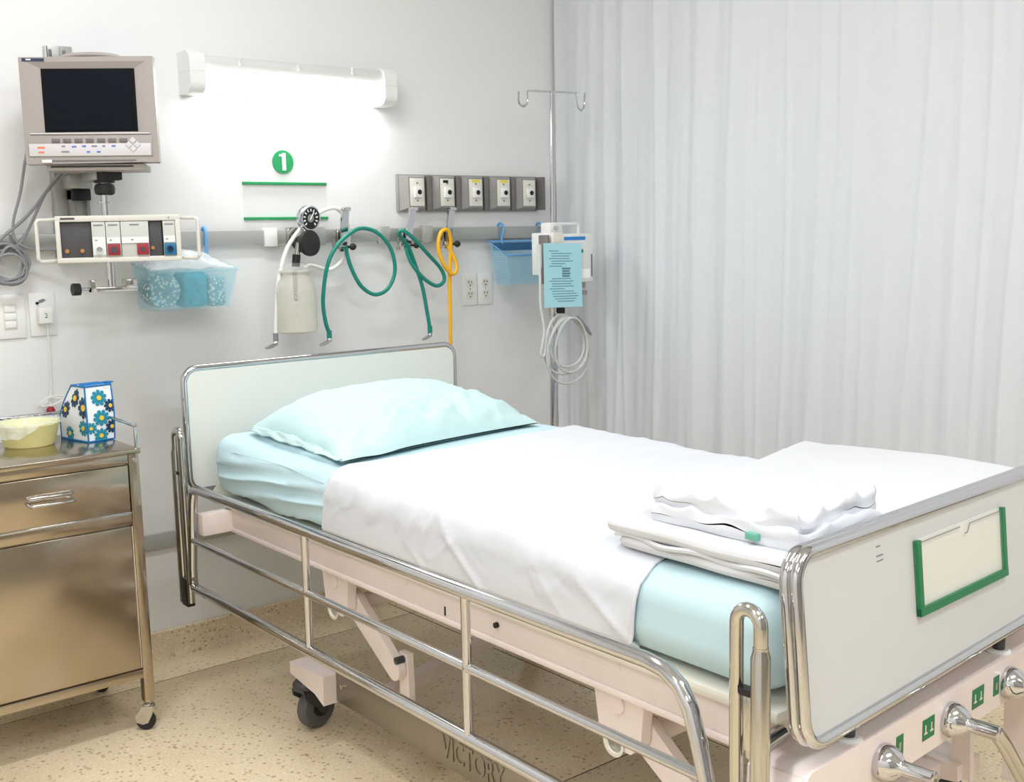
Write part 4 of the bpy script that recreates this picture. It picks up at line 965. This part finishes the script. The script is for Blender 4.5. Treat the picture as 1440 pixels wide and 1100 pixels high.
t = thing('plastic_bowl', 'pale yellow plastic bowl on the cabinet top', 'bowl', (-.893, -.222, CT))
MB().lathe([(.0, .0), (.060, .0), (.064, .004), (.078, .054), (.082, .058), (.082, .062), (.078, .062), (.074, .054), (.06, .006), (0, .005)], n=40).build('body', 'bowl_yellow', t)
def liner(u, v):
    a = 2*math.pi*u; k = v
    if k < .5: r = .04+.040*k*2; z = .012+.055*k*2
    big = max(.12, min(1., math.cos(a-3.3)*1.6))
    if k >= .5: r = .080+(.004+.014*big)*(k-.5)*2; z = .067-.036*big*(k-.5)*2
    r2 = r + (.006*nz(math.cos(a)*3, math.sin(a)*3, k*4) + (.014*big*abs(nz(math.cos(a)*5, math.sin(a)*5, 3)) if k > .6 else 0))
    return (r2*math.cos(a), r2*math.sin(a), z + .006*nz(math.cos(a)*6, math.sin(a)*6, k*5+2)*(1 if k > .3 else .3))
o = MB().grid(73, 16, liner).build('bag_liner', 'film', t, sharp=180); lab(o, 'crumpled clear plastic bag over the rim')

def floral_bag():
    t = thing('floral_bag', 'white and blue bag with teal daisies on the cabinet', 'bag', (-.742, -.235, CT), (0, 0, R(10)))
    w, d, h = .038, .072, .15
    def sec(z):
        k = z/h
        dd = d*(1-.52*max(0, (k-.4)/.6)**1.3)
        return (w*(1+.05*math.sin(math.pi*k)), dd, .004*k, -(d-dd)*.75)
    def face(u, v, n=None):
        z = v*h; ww, dd, ox, oy = sec(z); a = u*4 % 4
        q = [(-1, -1), (1, -1), (1, 1), (-1, 1)]; i = int(a) % 4; f = a-int(a); p0, p1 = q[i], q[(i+1) % 4]
        x = ww*(p0[0]+(p1[0]-p0[0])*f); y = dd*(p0[1]+(p1[1]-p0[1])*f)
        bl_ = 1+.05*math.sin(math.pi*f)*math.sin(math.pi*v)
        return Vector((ox+x*bl_, oy+y*bl_, z + .0*u))
    m = MB().grid(65, 20, face)
    bw, bd, ox, oy = sec(h); bw0, bd0, _, _ = sec(0)
    m.add([(ox-bw, oy-bd, h), (ox+bw, oy-bd, h), (ox+bw, oy+bd, h), (ox-bw, oy+bd, h)], [(0, 1, 2, 3)])
    m.add([(-bw0, -bd0, 0), (bw0, -bd0, 0), (bw0, bd0, 0), (-bw0, bd0, 0)], [(0, 3, 2, 1)])
    m.build('body', 'bag_white', t, sharp=50)
    for u in (0, .25, .75): MB().tube([face(u, v/14) for v in range(15)], .0024, 6).build('piping', 'bag_blue', t)
    MB().tube([face(u/40, 1) for u in range(40)], .003, 6, closed=True).build('piping', 'bag_blue', t)
    MB().tube([face(u/40, .01) for u in range(40)], .0024, 6, closed=True).build('piping', 'bag_blue', t)
    MB().box(ox-bw*.9, ox+bw*1.45, oy-bd*.3, oy-bd*.3+.012, h-.004, h+.004, .001).box(ox+bw*.9, ox+bw*1.5, oy-bd*.5, oy+bd*.1, h+.002, h+.005).build('zip_flap', 'bag_blue', t)
    MB().box(ox+bw*.4, ox+bw*.95, oy-bd-.002, oy-bd+.004, h-.02, h-.004).build('zip_tab', 'bag_white', t)
    def flower(u, v, r, pm, seed, nm='flower'):
        c = face(u, v); du = (face(u+.01, v)-face(u-.01, v)).normalized(); dv = (face(u, min(1, v+.02))-face(u, max(0, v-.02))).normalized(); n = du.cross(dv).normalized()
        m = MB(); P = 9
        for k in range(P):
            a = 2*math.pi*k/P+seed; pts = []
            for rr_, wd in ((.25, .10), (.55, .2), (.85, .24), (1., .12)):
                pts.append((rr_, wd))
            ring = [(x_, w_) for x_, w_ in pts] + [(x_, -w_) for x_, w_ in reversed(pts)]
            vs = []
            for x_, w_ in ring:
                px, py = r*(x_*math.cos(a)-w_*math.sin(a)), r*(x_*math.sin(a)+w_*math.cos(a))
                uu = u + px/ (2*w*4 if int(u*4) % 2 == 0 else 2*d*4); vv = v + py/h
                i0 = int(u*4)/4; uu = max(i0+.006, min(i0+.244, uu)); vv = max(.02, min(.98, vv))
                vs.append(face(uu, vv)+n*.0012)
            m.add(vs, [tuple(range(len(vs)))])
        o = m.build(nm, pm, t, sharp=180)
        MB().cyl(c+n*.001, c+n*.0028, r*.3, 14).build('flower_centre', 'pollen', o)
    for args in ((.12, .78, .022, 'petal_teal', .2), (.125, .42, .022, 'petal_teal', .5), (.12, .1, .02, 'petal_teal', .1), (.215, .62, .018, 'petal_dark', .3), (.22, .24, .018, 'petal_dark', .7), (.03, .25, .016, 'petal_teal', .4),
                 (.975, .62, .03, 'petal_dark', .4), (.965, .25, .022, 'petal_teal', .1), (.88, .78, .026, 'petal_dark', .8), (.80, .55, .024, 'petal_dark', .2), (.84, .12, .02, 'petal_teal', .5)): flower(*args)
floral_bag()
